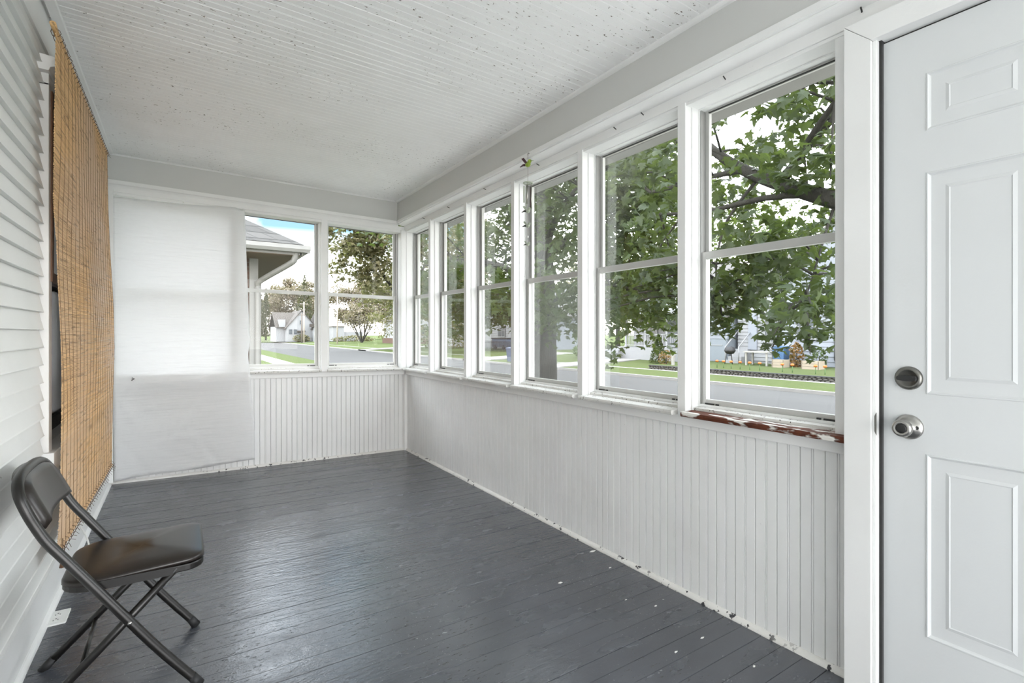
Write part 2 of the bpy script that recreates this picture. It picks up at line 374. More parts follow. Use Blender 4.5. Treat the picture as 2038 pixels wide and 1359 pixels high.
hc = struct(M().box(1.945, 2.10, Y0, 4.975, 2.285, 2.336).box(1.952, 2.10, .806, 4.965, 2.272, 2.286).build('trim_8', m_trim, bevel=.002), 'white head casing with nails above the street windows', 'trim')
struct(M().box(XL, 1.945, 4.97, 5.13, 2.285, 2.326).box(XL, 1.93, 4.978, 5.12, 2.262, 2.286).build('trim_9', m_trim, bevel=.002), 'white head casing above the far windows', 'trim')
# ceiling beads
struct(M().prism([(XF + .005 + a * 1.3, ZC + .004 - b) for a, b in qround(.022)], 'y', Y0, 5.0).build('trim_10', m_trim), 'thin bead where the ceiling meets the street beam', 'trim')
struct(M().prism([(YF_ + .005 + a, ZC + .004 - b) for a, b in qround(.016)], 'x', XL, 1.88).build('trim_11', m_trim), 'thin bead where the ceiling meets the far beam', 'trim')
struct(M().prism([(XL + .018, ZC + .004), (XL + .062, ZC + .004), (XL + .058, ZC - .012), (XL + .024, ZC - .020)], 'y', Y0, 5.0).build('trim_12', m_trim), 'white trim strip along the house edge of the ceiling', 'trim')
for i, (y, z) in enumerate([(1.285, 2.305), (1.74, 2.318), (.77, 2.318), (1.93, 2.31), (2.62, 2.31), (3.30, 2.315), (3.92, 2.305), (4.45, 2.312)]):
    M().tube([(1.95, y, z), (1.920, y - .008, z + .004)], .0026, 6).build('nail', m_dark, hc)
# ---- posts between street windows
posts = [(1.488, 1.532), (2.199, 2.242), (2.912, 2.953), (3.614, 3.657), (4.321, 4.362)]
for i, (a, b) in enumerate(posts):
    struct(M().box(1.945, 1.990, a, b, .838, 2.287).box(1.988, 2.035, a - .007, b + .007, .86, 2.287).box(2.03, 2.12, a + .004, b - .004, .86, 2.29).build('trim_%d' % (13 + i), m_trim, bevel=.0025),
           'white window post, %s between the street windows' % ('first from the door', 'second from the door', 'middle one', 'fourth from the door', 'farthest')[i], 'post')
struct(M().box(1.905, 1.962, 4.955, 5.12, .838, 2.29).box(1.960, 2.030, 4.950, 5.12, .838, 2.29).box(2.02, 2.12, 4.96, 5.12, .838, 2.29).build('trim_18', m_trim, bevel=.003), 'white corner post between the street windows and far windows', 'post')
struct(M().box(1.955, 2.12, .800, .857, .838, 2.287).build('trim_19', m_trim), 'white jamb strip between the window and the door casing', 'trim')
# ---- windows
DASH = 0
def frame_ring(m, ax, c0, c1, a0, a1, z0, z1, sl, sr, bt, tp):
    # ring in the plane of the wall: ax 'x' -> plane across y ; c0,c1 depth
    def bx(p0, p1, q0, q1):
        if ax == 'x': m.box(c0, c1, p0, p1, q0, q1)
        else: m.box(p0, p1, c0, c1, q0, q1)
    bx(a0, a0 + sl, z0, z1); bx(a1 - sr, a1, z0, z1); bx(a0 + sl, a1 - sr, z0, z0 + bt); bx(a0 + sl, a1 - sr, z1 - tp, z1)
    return m
def window(n, ax, a0, a1, rail, label, stool=None, rot=False, sash=None):
    sash = sash or m_alu
    P = XB if ax == 'x' else YB
    def bx(m, d0, d1, p0, p1, q0, q1):
        if ax == 'x': return m.box(1.945 + d0, 1.945 + d1, p0, p1, q0, q1)
        return m.box(p0, p1, 4.97 + d0, 4.97 + d1, q0, q1)
    D = 1.945 if ax == 'x' else 4.97
    body = frame_ring(M(), ax, D + .088, D + .165, a0, a1, .862, 2.284, .006, .006, .028, .018)
    o = struct(body.build('window_%d' % n, m_trim), label, 'window')
    # dark tracks beside the sashes
    t = M()
    for p, q in ((a0 + .006, a0 + .0105), (a1 - .0105, a1 - .006)): bx(t, .092, .150, p, q, .888, 2.27)
    t.build('track', m_track, o)
    up = frame_ring(M(), ax, D + .126, D + .146, a0 + .010, a1 - .010, rail - .012, 2.272, .020, .020, .026, .016).build('upper_sash', sash, o, bevel=.0015)
    lo = frame_ring(M(), ax, D + .100, D + .122, a0 + .010, a1 - .010, .889, rail + .018, .021, .021, .025, .034).build('lower_sash', sash, o, bevel=.0015)
    g = M(); bx(g, .134, .138, a0 + .028, a1 - .028, rail + .01, 2.258); g.build('pane', m_glass, up)
    g = M(); bx(g, .109, .113, a0 + .029, a1 - .029, .912, rail - .012); g.build('pane', m_glass, lo)
    g = M()                                            # dark gasket line under the top rail and glazing bead
    bx(g, .122, .131, a0 + .029, a1 - .029, 2.2545, 2.258); g.build('gasket', m_dark, up)
    for p, q, r, s_ in ((a0 + .030, a0 + .075, a0 + .085, a0 + .10), (a1 - .075, a1 - .030, a1 - .10, a1 - .085)):
        k = M(); bx(k, .094, .101, p, q, .890, .897); bx(k, .094, .101, r, s_, .890, .897); k.build('latch', m_dark, lo)
    st = M(); s0, s1 = stool or (a0, a1)
    if ax == 'x':
        st.prism([(1.908, .841), (1.906, .850), (1.909, .860), (2.0, .862), (2.0, .838), (1.91, .838)], 'y', s0, s1)
        ss = M().prism([(1.995, .85), (1.997, .874), (2.036, .879), (2.036, .85)], 'y', a0, a1)
    else:
        st.prism([(4.934, .841), (4.932, .850), (4.935, .860), (5.02, .862), (5.02, .838), (4.936, .838)], 'x', s0, s1)
        ss = M().prism([(5.02, .85), (5.022, .874), (5.06, .879), (5.06, .85)], 'x', a0, a1)
    st.build('sill', m_rot if rot else m_stool, o, bevel=.002)
    ss.build('sill_step', m_stool, o)
    return o
P = posts
ww = [(.860, P[0][0] - .007), (P[0][1] + .007, P[1][0] - .007), (P[1][1] + .007, P[2][0] - .007), (P[2][1] + .007, P[3][0] - .007), (P[3][1] + .007, P[4][0] - .007), (P[4][1] + .007, 4.950)]
rails = (1.583, 1.588, 1.588, 1.590, 1.592, 1.596)
st_ = [(.808, P[0][0] - .001), (P[0][1] + .004, P[1][0] - .003), (P[1][1] + .003, P[2][0] - .003), (P[2][1] + .003, P[3][0] - .003), (P[3][1] + .003, P[4][0] - .003), (P[4][1] + .003, 4.93)]
nm = ('street window beside the door, with a rotted red-brown sill', 'street window second from the door', 'street window with the wind chime hanging before it', 'street window fourth from the door', 'street window fifth from the door', 'street window nearest the far corner')
for i in range(6): window(i + 1, 'x', ww[i][0], ww[i][1], rails[i], nm[i], st_[i], rot=(i == 0))
fposts = [(.350, .408), (1.118, 1.176)]
window(7, 'y', 1.183, 1.898, 1.587, 'far window nearest the corner, tree behind it', (1.172, 1.91), sash=m_aluw)
window(8, 'y', .415, 1.111, 1.584, 'far window half covered by the white paper, brick house behind it', (.41, 1.115), sash=m_aluw)
window(9, 'y', XL + .07, .343, 1.584, 'far window hidden behind the white paper sheet', (XL + .05, .345), sash=m_aluw)
for i, (a, b) in enumerate(fposts):
    struct(M().box(a, b, 4.97, 5.013, .838, 2.287).box(a - .007, b + .007, 5.012, 5.06, .86, 2.287).box(a + .004, b - .004, 5.055, 5.14, .86, 2.29).build('trim_%d' % (23 + i), m_trim, bevel=.0025), ('white post between the far windows, behind the paper', 'white post between the two uncovered far windows')[i], 'post')
struct(M().box(XL, XL + .065, 4.95, 5.13, 0.02, 2.30).build('trim_25', m_trim), 'white corner board between the far wall and the house', 'trim')
# ---- left wall: clapboards, casing, window behind the blind
wl = struct(M().box(-.62, XL, Y0, 2.885, -.3, 2.60).box(-.62, XL, 4.32, 5.1, -.3, 2.60).box(-.62, XL, 2.885, 4.32, -.3, .68).box(-.62, XL, 2.885, 4.32, 2.22, 2.60).build('wall_left', m_side), 'white clapboard house wall on the left', 'wall')
PT = .0735
def clap(y0, y1): return M().prism([(XL, 0), (XL + .027, 0), (XL + .024, .004), (XL + .006, PT + .012), (XL, PT + .012)], 'y', y0, y1)
srcs = {}
for i in range(31):
    z = .165 + i * PT
    segs = [(Y0, 4.95)] if z + PT < .60 else [(Y0, 2.82), (4.42, 4.95)] if z + PT < 2.43 else []
    for sg in segs:
        if sg not in srcs:
            o = clap(*sg).build('clapboard', m_side, wl); srcs[sg] = o; o.location = (0, 0, z)
        else: share(srcs[sg], wl, (random.uniform(-.001, .001), 0, z))
struct(M().box(XL - .01, XL + .010, Y0, 5.0, 2.425, 2.60).build('trim_26', m_trim), 'flat white frieze board on top of the clapboards', 'trim')
bl = struct(M().box(XL, XL + .038, Y0, 4.95, .0, .166).prism([(XL + .036 - a, b - .003) for a, b in qround(.02)], 'y', Y0, 4.95).build('baseboard_left', m_base if 0 else m_trim), 'white skirt board at the foot of the clapboards', 'baseboard')
lc = M().box(XL, XL + .040, 2.825, 2.885, .60, 2.23).box(XL, XL + .040, 4.31, 4.42, .60, 2.23).box(XL, XL + .06, 2.80, 4.44, .60, .68)
lc.box(XL, XL + .040, 2.825, 4.42, 2.22, 2.27).prism([(XL, 2.27), (XL + .045, 2.27), (XL + .05, 2.285), (XL + .075, 2.295), (XL + .08, 2.33), (XL, 2.335)], 'y', 2.79, 4.45)
w10 = struct(lc.build('window_10', m_trim, bevel=.002), 'cased house window behind the bamboo blind', 'window')
M().box(XL + .03, XL + .046, 2.858, 2.890, 1.40, 2.21).build('wood_strip', m_wood, w10)
frame_ring(M(), 'x', XL - .05, XL - .012, 2.885, 4.31, 1.42, 2.22, .05, .05, .05, .05).build('upper_sash', m_wood, w10)
frame_ring(M(), 'x', XL - .09, XL - .052, 2.885, 4.31, .68, 1.46, .05, .05, .06, .05).build('lower_sash', m_room_shade, w10)  # sash coloured near black for the shade in the opening
M().box(XL - .075, XL - .07, 2.93, 4.27, .72, 2.18).build('pane', m_hglass, w10)
M().box(XL - .12, XL - .10, 2.88, 4.32, .66, 2.24).build('shade_panel', m_room_shade, w10)  # dark sheet painted as the shade of the room behind
M().add([(XL + .012, 2.905, 1.32), (XL + .020, 2.93, 1.28), (XL + .022, 2.935, 1.04), (XL + .014, 2.91, 1.04), (XL + .014, 2.905, 1.32), (XL + .022, 2.93, 1.28), (XL + .024, 2.935, 1.04), (XL + .016, 2.91, 1.04)], [(0,1,2,3),(4,5,6,7),(0,4,5,1),(1,5,6,2),(2,6,7,3),(3,7,4,0)]).build('loose_strip', m_trim, w10)
# ---- door
dr = struct(M().box(1.950, 1.990, -.206, .706, .02, 2.178).build('door_1', m_door), 'white six-panel porch door on the right', 'door')
cols = [(.340, .592), (-.095, .157)]; rows = [(.268, .842), (1.029, 1.722), (1.852, 2.033)]
ys = [-.206] + [v for c in reversed(cols) for v in c] + [.706]; zs = [.02] + [v for r in rows for v in r] + [2.178]
DX = 1.9455
dm = M()
for i in range(len(ys) - 1):
    for j in range(len(zs) - 1):
        if i % 2 == 1 and j % 2 == 1:
            prev = None
            for ins, d in ((0, 0), (.002, -.0022), (.005, -.0022), (.008, .002), (.016, .0075), (.026, .010), (.029, .0065), (.032, .0065), (.034, .0085), (.056, .0015), (.059, .003)):
                ring = [(DX + d, ys[i] + ins, zs[j] + ins), (DX + d, ys[i+1] - ins, zs[j] + ins), (DX + d, ys[i+1] - ins, zs[j+1] - ins), (DX + d, ys[i] + ins, zs[j+1] - ins)]
                if prev: dm.add(prev + ring, [(0,1,5,4),(1,2,6,5),(2,3,7,6),(3,0,4,7)])
                prev = ring
            dm.add(prev, [(0, 1, 2, 3)])
        else: dm.add([(DX, ys[i], zs[j]), (DX, ys[i+1], zs[j]), (DX, ys[i+1], zs[j+1]), (DX, ys[i], zs[j+1])], [(0, 1, 2, 3)])
rim = [(DX, -.206, .02), (DX, .706, .02), (DX, .706, 2.178), (DX, -.206, 2.178)]; rb = [(1.956, b, c) for a, b, c in rim]
dm.add(rim + rb, [(0,1,5,4),(1,2,6,5),(2,3,7,6),(3,0,4,7)])
dm.build('door_face', m_door, dr)
db = M().lathe((DX, .636, 1.076), '-x', [(.0375, -.001), (.0375, .004), (.034, .010), (.027, .013), (.026, .012), (.0, .0125)], 32).build('deadbolt', m_pewter, dr)
M().prism([(-.024 , -.0075), (.0, -.0095), (.024, -.006), (.026, .0), (.024, .006), (0, .0095), (-.024, .0075), (-.026, 0)], 'x', DX - .028, DX - .010).build('thumb_turn', m_dark, db)
t_ = bpy.data.objects[db.children[0].name]; t_.location = (0, .636, 1.076)
kb = M().lathe((DX, .636, .920), '-x', [(.0395, -.001), (.0395, .004), (.037, .008), (.028, .013), (.018, .016), (.0145, .022), (.0145, .034), (.020, .040), (.0265, .047), (.0275, .056), (.025, .064), (.019, .0665), (.015, .064), (.0, .0635)], 32).build('door_knob', m_steel, dr)
M().lathe((DX - .0625, .636, .920), '-x', [(.0145, 0), (.0145, .003), (.012, .004), (0, .004)], 20).build('lock_button', m_dark, kb)
M().lathe((DX - .011, .612, .921), '-x', [(.006, 0), (.006, .003), (.003, .004), (0, .003)], 14).build('keyhole_cap', m_dark, kb)
bp_ = M().box(1.9, 1.945, 0, 0, 0, 0) if 0 else None
# casing
dc = M()
dc.add([(1.900, .725, 0), (1.900, .806, 0), (1.900, .806, 2.266), (1.900, .725, 2.186), (1.985, .725, 0), (1.985, .806, 0), (1.985, .806, 2.266), (1.985, .725, 2.186)], [(0,1,2,3),(4,5,6,7),(0,4,5,1),(1,5,6,2),(2,6,7,3),(3,7,4,0)])
struct(dc.build('trim_27', m_trim, bevel=.002), 'white door casing beside the last window', 'trim')
dh = M().add([(1.899, .725, 2.1865), (1.899, .8055, 2.267), (1.899, -.300, 2.267), (1.899, -.220, 2.1865), (1.985, .725, 2.1865), (1.985, .8055, 2.267), (1.985, -.300, 2.267), (1.985, -.220, 2.1865)], [(0,1,2,3),(4,5,6,7),(0,4,5,1),(1,5,6,2),(2,6,7,3),(3,7,4,0)])
struct(dh.build('trim_28', m_trim, bevel=.002), 'white door head casing, mitred at the corner', 'trim')
struct(M().box(1.900, 1.985, -.300, -.220, 0, 2.186).build('trim_29', m_trim), 'white door casing on the hinge side', 'trim')
struct(M().box(1.912, 1.985, .7125, .7255, 0, 2.187).build('trim_30', m_trim, bevel=.004), 'narrow rounded door stop beside the door edge', 'trim')
struct(M().box(1.93, 2.06, .705, .7135, 0, 2.187).box(1.955, 2.06, -.23, .71, 2.178, 2.19).box(1.955, 2.0, -.22, -.206, 0, 2.18).build('trim_31', m_dark), 'dark gap seal around the door', 'trim')
sp_ = M().add([(1.9105, .7135, .883), (1.9105, .7135, .958), (1.9115, .7195, .945), (1.9115, .7195, .896), (1.93, .7135, .883), (1.93, .7135, .958), (1.93, .7195, .945), (1.93, .7195, .896)], [(0,1,2,3),(4,5,6,7),(0,4,5,1),(1,5,6,2),(2,6,7,3),(3,7,4,0)]).build('strike_plate', m_pewter, dr)
# ================================================================== THINGS ON THE PORCH
# ---- bamboo blind
BY0, BY1, BZ0, BZ1 = 2.71, 4.40, .285, 2.40
bl_ = thing('bamboo_blind', 'faded tan bamboo roll-up blind hanging over the house window at left', 'blind', (-.42, 3.55, BZ0 + .04))
def bx_(y, z):
    t = (z - BZ0) / (BZ1 - BZ0); f = (y - BY0) / (BY1 - BY0)
    bow = math.sin(PI * min(1, max(0, t))) ** 1.2
    x = -.420 + .037 * f * float(np.interp(t, (0, .2, .38, .52, .66, .82, 1), (.66, .84, 1.0, .80, .45, .16, 0)))
    x += .003 * bow * math.sin(9 * t + 5 * f) * (1 - f) - .006 * (1 - f) * math.exp(-((t - .62) / .12) ** 2) + .005 * (1 - f) * math.exp(-((t - .35) / .16) ** 2) + .004 * math.sin(11 * f + 6 * t) * bow
    return x
rd = M(); nr = 330
for i in range(nr):
    z = BZ0 + (BZ1 - BZ0) * (i + .5) / nr; h = (BZ1 - BZ0) / nr * random.uniform(.40, .50)
    t = i / nr
    a = BY0 + float(np.interp(t, (0, .08, .60, .68, .80, 1), (.02, .06, .075, .0, -.025, .0))) + random.uniform(-.006, .004) + .006 * math.sin(t * 17) * (t < .6); b = BY1 + random.uniform(-.006, .010) * (1 if random.random() < .93 else 2.5) + .01 * math.sin(t * 9)
    ns = 12; vs = []
    jz = random.uniform(-.0007, .0007)
    for k in range(ns + 1):
        y = a + (b - a) * k / ns; x = bx_(y, z); zz = z + jz * math.sin(k * 1.3 + i) + .0 ; zz -= .012 * (1 - t) * 0
        th = .0016 + .0008 * ((i * 13) % 5) / 5
        vs += [(x + th, y, zz), (x, y, zz + h), (x - th, y, zz), (x, y, zz - h)]
    fs = []
    for k in range(ns):
        for q_ in range(4): fs.append((k*4+q_, k*4+(q_+1)%4, (k+1)*4+(q_+1)%4, (k+1)*4+q_))
    fs += [(0, 1, 2, 3), (ns*4+3, ns*4+2, ns*4+1, ns*4)]
    rd.add(vs, fs)
o = rd.build('reed_mat', m_reed, bl_, fixn=False); o['kind'] = 'stuff'
NT = 20
for k in range(NT):
    y = BY0 + .085 + (BY1 - BY0 - .105) * k / (NT - 1); pts = []
    for j in range(37):
        z = BZ0 + (BZ1 - BZ0) * j / 36; pts.append((bx_(y, z) + .0026, y + .004 * math.sin(j * .7 + k), z))
    M().tube(pts, .0009, 4).build('thread', m_warp, bl_)
# wide gaps show through as darker warp lines lower right; top and bottom poles
M().tube([(bx_(BY0, BZ1) - .004 , BY0 - .035, BZ1 + .016)] + [(bx_(BY0 + (BY1 - BY0) * k / 8, BZ1) - .004, BY0 + (BY1 - BY0) * k / 8, BZ1 + .012 - .006 * math.sin(k * .4)) for k in range(9)], [.011] + [.010] * 9, 10).build('top_pole', m_reed, bl_)
M().tube([(bx_(BY0 + (BY1 - BY0) * k / 8, BZ0), BY0 + (BY1 - BY0) * k / 8, BZ0 - .008) for k in range(9)], .008, 8).build('bottom_pole', m_reed, bl_)
for zz, nmz in ((BZ1 + .006, 'top_lacing'), (BZ0 - .004, 'bottom_lacing')):
    lm = M()
    for k in range(34):
        y = BY0 + .02 + (BY1 - BY0 - .03) * k / 33; x = bx_(y, min(max(zz, BZ0), BZ1)) + (0 if zz < 1 else -.003)
        lm.tube([(x + .016 * math.cos(a), y + .005 * math.sin(a * 2), zz + .018 * math.sin(a)) for a in [2 * PI * q_ / 8 for q_ in range(9)]], .0014, 4)
        lm.tube([(x + .014, y, zz - .012), (x + .022 + random.uniform(-.004, .006), y + random.uniform(-.012, .012), zz - .022 + random.uniform(-.008, .004))], .0010, 4)
    o = lm.build(nmz, m_thread, bl_); o['kind'] = 'stuff'
M().tube([(-.402, BY0 - .004, BZ0 - .005), (-.400, BY0 - .005, BZ0 - .03), (-.402, BY0 - .006, BZ0 - .055)], [.002, .006, .0085], 6).build('cord_end', m_wood, bl_)
M().tube([(-.400, BY0 + .005, BZ0 + .06), (-.398, BY0 - .002, BZ0 - .03), (-.398, BY0 + .05, BZ0 + .03)], .0016, 4).build('pull_cord', m_thread, bl_)
# ---- paper sheet over the far window
ps = thing('paper_sheet', 'large translucent white paper sheet pinned over the far left window', 'paper', (.03, 4.92, .12))
PX, PZ = 44, 84
vs = []
random.seed(3)
wr_ = [(random.uniform(-.4, .5), random.uniform(.1, .95), random.uniform(-1.2, 1.2), random.uniform(.016, .045), random.uniform(-.010, .010)) for _ in range(60)]
for j in range(PZ + 1):
    for i in range(PX + 1):
        u = i / PX; v = j / PZ
        zt = 2.285 + .030 * u - .016 * math.sin(PI * min(1, u * 1.1)) - (.012 if u > .95 else 0)
        zb = .068 + .040 * u + .004 * math.sin(u * 9)
        z = zb + (zt - zb) * v
        x0 = -.428 - .016 * v; x1 = .545 - .075 * v + .010 * math.sin(v * 14) * (v < .5) - .012 * math.exp(-((v - .42) / .04) ** 2)
        x = x0 + (x1 - x0) * u
        lowt = max(0, min(1, (.84 - z) / .3)); 
        y = 4.952 + .003 * math.sin(u * 7 + v * 3) - .038 * math.exp(-((z - .85) / .10) ** 2) - .022 * (z < .85) + .030 * lowt * (.5 + .5 * math.sin(u * 5))
        y += .010 * (z > 2.2) * (z - 2.2) / .1 * (1 if (u < .06 or u > .93) else -1.6 * math.sin(PI * u))
        if z < 1.02:
            for (cx_, cz_, an, wd, am) in wr_:
                dx, dz = x - cx_, z - cz_; p = dx * math.cos(an) + dz * math.sin(an); r = -dx * math.sin(an) + dz * math.cos(an)
                y += am * math.exp(-(r / (wd * .5)) ** 2) * math.exp(-(p / .22) ** 2) * min(1, (1.02 - z) / .12)
        vs.append((x, min(y, 4.972), z - sz(x)))
fs = [(j * (PX + 1) + i, j * (PX + 1) + i + 1, (j + 1) * (PX + 1) + i + 1, (j + 1) * (PX + 1) + i) for j in range(PZ) for i in range(PX)]
pm = M(); pm.add(vs, fs, True); po = pm.build('sheet', m_paper, ps)
so = po.modifiers.new('thickness', 'SOLIDIFY'); so.thickness = .0012
M().tube([(-.315, 4.911, .832), (-.300, 4.901, .826), (-.318, 4.910, .814)], .0035, 6).build('wire_hook', m_dark, ps)
for x, z in ((-.415, 2.315), (.455, 2.318), (.02, 2.312)): M().lathe((x, 4.948, z - sz(x) - .015), 'y', [(.0, -.012), (.006, -.010), (.006, -.006), (.0015, -.004), (.0015, .02)], 8).build('pin', m_plate, ps)
# ---- folding chair
CZ = sz(-.15)
ch = thing('folding_chair', 'black metal folding chair with padded vinyl seat by the house wall', 'chair', (-.17, 2.2, CZ))
YN, YR = 1.995, 2.405
def fr(y):
    base = [(.050, .010), (-.06, .160), (-.17, .326), (-.285, .500), (-.328, .565), (-.356, .622), (-.376, .672)]
    return [(x, y, z + CZ) for x, z in base]
top = [(-.392, YN + .012, .715 + CZ), (-.402, YN + .055, .742 + CZ), (-.406, YN + .12, .753 + CZ), (-.407, 2.2, .756 + CZ), (-.406, YR - .12, .753 + CZ), (-.402, YR - .055, .742 + CZ), (-.392, YR - .012, .715 + CZ)]
def dense(pts, n):
    pts = [Vector(p) for p in pts]; out = []
    for i in range(len(pts) - 1):
        p0, p1, p2, p3 = pts[max(i-1, 0)], pts[i], pts[i+1], pts[min(i+2, len(pts)-1)]
        for k in range(n):
            t = k / n; out.append(.5 * ((2*p1) + (p2-p0)*t + (2*p0-5*p1+4*p2-p3)*t*t + (3*p1-p0-3*p2+p3)*t**3))
    return out + [pts[-1]]
whole = fr(YN) + top + fr(YR)[::-1]
M().tube(dense(whole, 5), .0142, 12).build('front_frame', m_tubeblack, ch, room=False)
def rl(y): return [(-.010, y, .400 + CZ), (-.20, y, .205 + CZ), (-.395, y, .012 + CZ)]
for y in (YN + .030, YR - .030): M().tube([rl(y)[0], rl(y)[1], rl(y)[2]], .0128, 12).build('rear_leg', m_tubeblack, ch, room=False)
M().tube([(-.258, YN + .030, .142 + CZ), (-.258, YR - .030, .142 + CZ)], .007, 10).build('rear_stretcher', m_tubeblack, ch, room=False)
M().tube([(.0, YN, .085 + CZ), (.0, YR, .085 + CZ)], .001, 4) 
for p in ((.048, YN, .0), (.048, YR, .0)):
    M().tube([(p[0] + .006, p[1], CZ + .0), (p[0] - .016, p[1], CZ + .036)], [.0165, .0145], 12).build('foot_cap', m_iron, ch, room=False)
for y in (YN + .030, YR - .030):
    M().tube([(-.404, y, CZ + .0), (-.374, y, CZ + .036)], [.0155, .0135], 12).build('foot_cap', m_iron, ch, room=False)
for y, s_ in ((YN, -1), (YR, 1)):
    M().lathe((-.133, y + s_ * .010, .270 + CZ), 'y' , [(.0, -.006), (.006, -.005), (.006, .005), (.0, .006)], 10).build('pivot_rivet', m_steel, ch, room=False)
    M().add([(-.215, y - s_*.012, .386+CZ), (-.02, y - s_*.012, .383+CZ), (-.02, y - s_*.012, .410+CZ), (-.215, y - s_*.012, .413+CZ), (-.215, y - s_*.017, .386+CZ), (-.02, y - s_*.017, .383+CZ), (-.02, y - s_*.017, .410+CZ), (-.215, y - s_*.017, .413+CZ)], [(0,1,2,3),(4,5,6,7),(0,4,5,1),(1,5,6,2),(2,6,7,3),(3,7,4,0)]).build('seat_rail', m_tubeblack, ch, room=False)
def pad(outline, z0, z1, crown, cz, rim=.012, tilt=0):
    # rounded cushion: outline list of (x,y), rings rising to a crowned top
    m = M(); n = len(outline); cx_ = sum(p[0] for p in outline) / n; cy_ = sum(p[1] for p in outline) / n
    rings = [(1.0, z0), (1.0, z0 + (z1 - z0) * .55), (.985, z0 + (z1 - z0) * .85), (.955, z1), (.85, z1 + crown * .45), (.65, z1 + crown * .8), (.35, z1 + crown), (.05, z1 + crown)]
    vs = []; 
    for s_, z in rings: vs += [(cx_ + (x - cx_) * s_, cy_ + (y - cy_) * s_, z + tilt * (x - cx_)) for x, y in outline]
    fs = [(i*n+k, i*n+(k+1)%n, (i+1)*n+(k+1)%n, (i+1)*n+k) for i in range(len(rings)-1) for k in range(n)]
    m.add(vs, fs, True); b = len(m.v); m.f += [tuple(range(n))[::-1], tuple(range((len(rings)-1)*n, len(rings)*n))]; m.sm += [False, True]
    return m
def rrect(x0, x1, y0, y1, rx0, rx1, n=6):
    o = []
    for cx_, cy_, r, a0 in ((x1 - rx1, y0 + rx1, rx1, -PI/2), (x1 - rx1, y1 - rx1, rx1, 0), (x0 + rx0, y1 - rx0, rx0, PI/2), (x0 + rx0, y0 + rx0, rx0, PI)):
        o += [(cx_ + r * math.cos(a0 + PI/2 * k / n), cy_ + r * math.sin(a0 + PI/2 * k / n)) for k in range(n + 1)]
    return o
seat_o = rrect(-.312, .070, YN + .016, YR - .016, .085, .055)
pad(seat_o, .408 + CZ, .424 + CZ, .012, 0, tilt=.03).build('seat', m_vinyl, ch, room=False)
sp2 = rrect(-.310, .068, YN + .018, YR - .018, .084, .054)
M().prism(sp2, 'z', .384 + CZ, .4075 + CZ).build('seat_pan', m_tubeblack, ch, room=False, bevel=.004)
# curved padded backrest: follows the frame's upper loop
bm_ = M(); nu, nv = 14, 10; vs = []
def bpos(u, v, d):
    # u across (0 near..1 far), v up 0..1 ; d offset towards the sitter
    z = .604 + .154 * v - (.024 * v * v * (abs(u - .5) * 2) ** 3)
    x = -.345 - .062 * v - .022 * (1 - (abs(u - .5) * 2) ** 2)
    return (x + d, YN + .012 + (YR - YN - .024) * (.5 + (u - .5) * (1 - .12 * v ** 4)), z + CZ)
for side in (0, 1):
    for j in range(nv + 1):
        for i in range(nu + 1):
            u, v = i / nu, j / nv; edge = min(u, 1 - u, v * .5, (1 - v) * .5) / .06; edge = max(0, min(1, edge)); puff = (1 - (1 - edge) ** 2) ** .5
            vs.append(bpos(u, v, .012 + .022 * puff if side == 0 else -.004))
n1 = (nu + 1) * (nv + 1)
fs = []
for j in range(nv):
    for i in range(nu):
        a = j * (nu + 1) + i; fs.append((a, a + 1, a + nu + 2, a + nu + 1)); fs.append((n1 + a, n1 + a + nu + 1, n1 + a + nu + 2, n1 + a + 1))
for i in range(nu): fs.append((i, n1 + i, n1 + i + 1, i + 1)); a = nv * (nu + 1) + i; fs.append((a, a + 1, n1 + a + 1, n1 + a))
for j in range(nv): a = j * (nu + 1); b = a + nu + 1; fs.append((a, b, n1 + b, n1 + a)); a += nu; b += nu; fs.append((a, n1 + a, n1 + b, b))
bm_.add(vs, fs, True); bm_.build('backrest', m_vinyl, ch, room=False)
# ---- outlet plate in the floor, cord, paint flakes
OZ = sz(-.42)
ol = thing('floor_outlet', 'white outlet cover plate set in the floor behind the chair legs', 'outlet', (-.425, 2.765, OZ))
M().prism(rrect(-.461, -.389, 2.703, 2.829, .006, .006, 3), 'z', OZ + .0005, OZ + .007).build('cover_plate', m_plate, ol, room=False, bevel=.0015)
for y in (2.742, 2.790):
    rc = M().prism(rrect(-.441, -.409, y - .015, y + .015, .008, .008, 3), 'z', OZ + .0068, OZ + .0082).build('receptacle', m_plate, ol, room=False)
    M().box(-.434, -.4315, y - .009, y - .001, OZ + .0080, OZ + .0088).box(-.4195, -.417, y - .009, y - .001, OZ + .0080, OZ + .0088).box(-.428, -.423, y + .004, y + .009, OZ + .0080, OZ + .0088).build('slot', m_dark, rc, room=False)
cz_ = sz(-.44)
tag(M().tube(dense([(-.452, 3.52, cz_ + .16), (-.440, 3.47, cz_ + .155), (-.405, 3.40, cz_ + .11), (-.385, 3.33, cz_ + .05), (-.375, 3.25, cz_ + .0045), (-.36, 3.1, cz_ + .0045), (-.30, 2.98, cz_ + .0045)], 6), .004, 8).build('cable', m_plate, room=False, origin=(-.385, 3.33, cz_)), 'thin white cable running from the left wall to the floor', 'cable')
def onfloor(u, v):
    a = (u - 1019) / F; b = (HY - v) / F; s_, c_ = math.sin(YAW), math.cos(YAW); t = -EYE / b
    return (t * (s_ + c_ * a), t * (c_ - s_ * a))
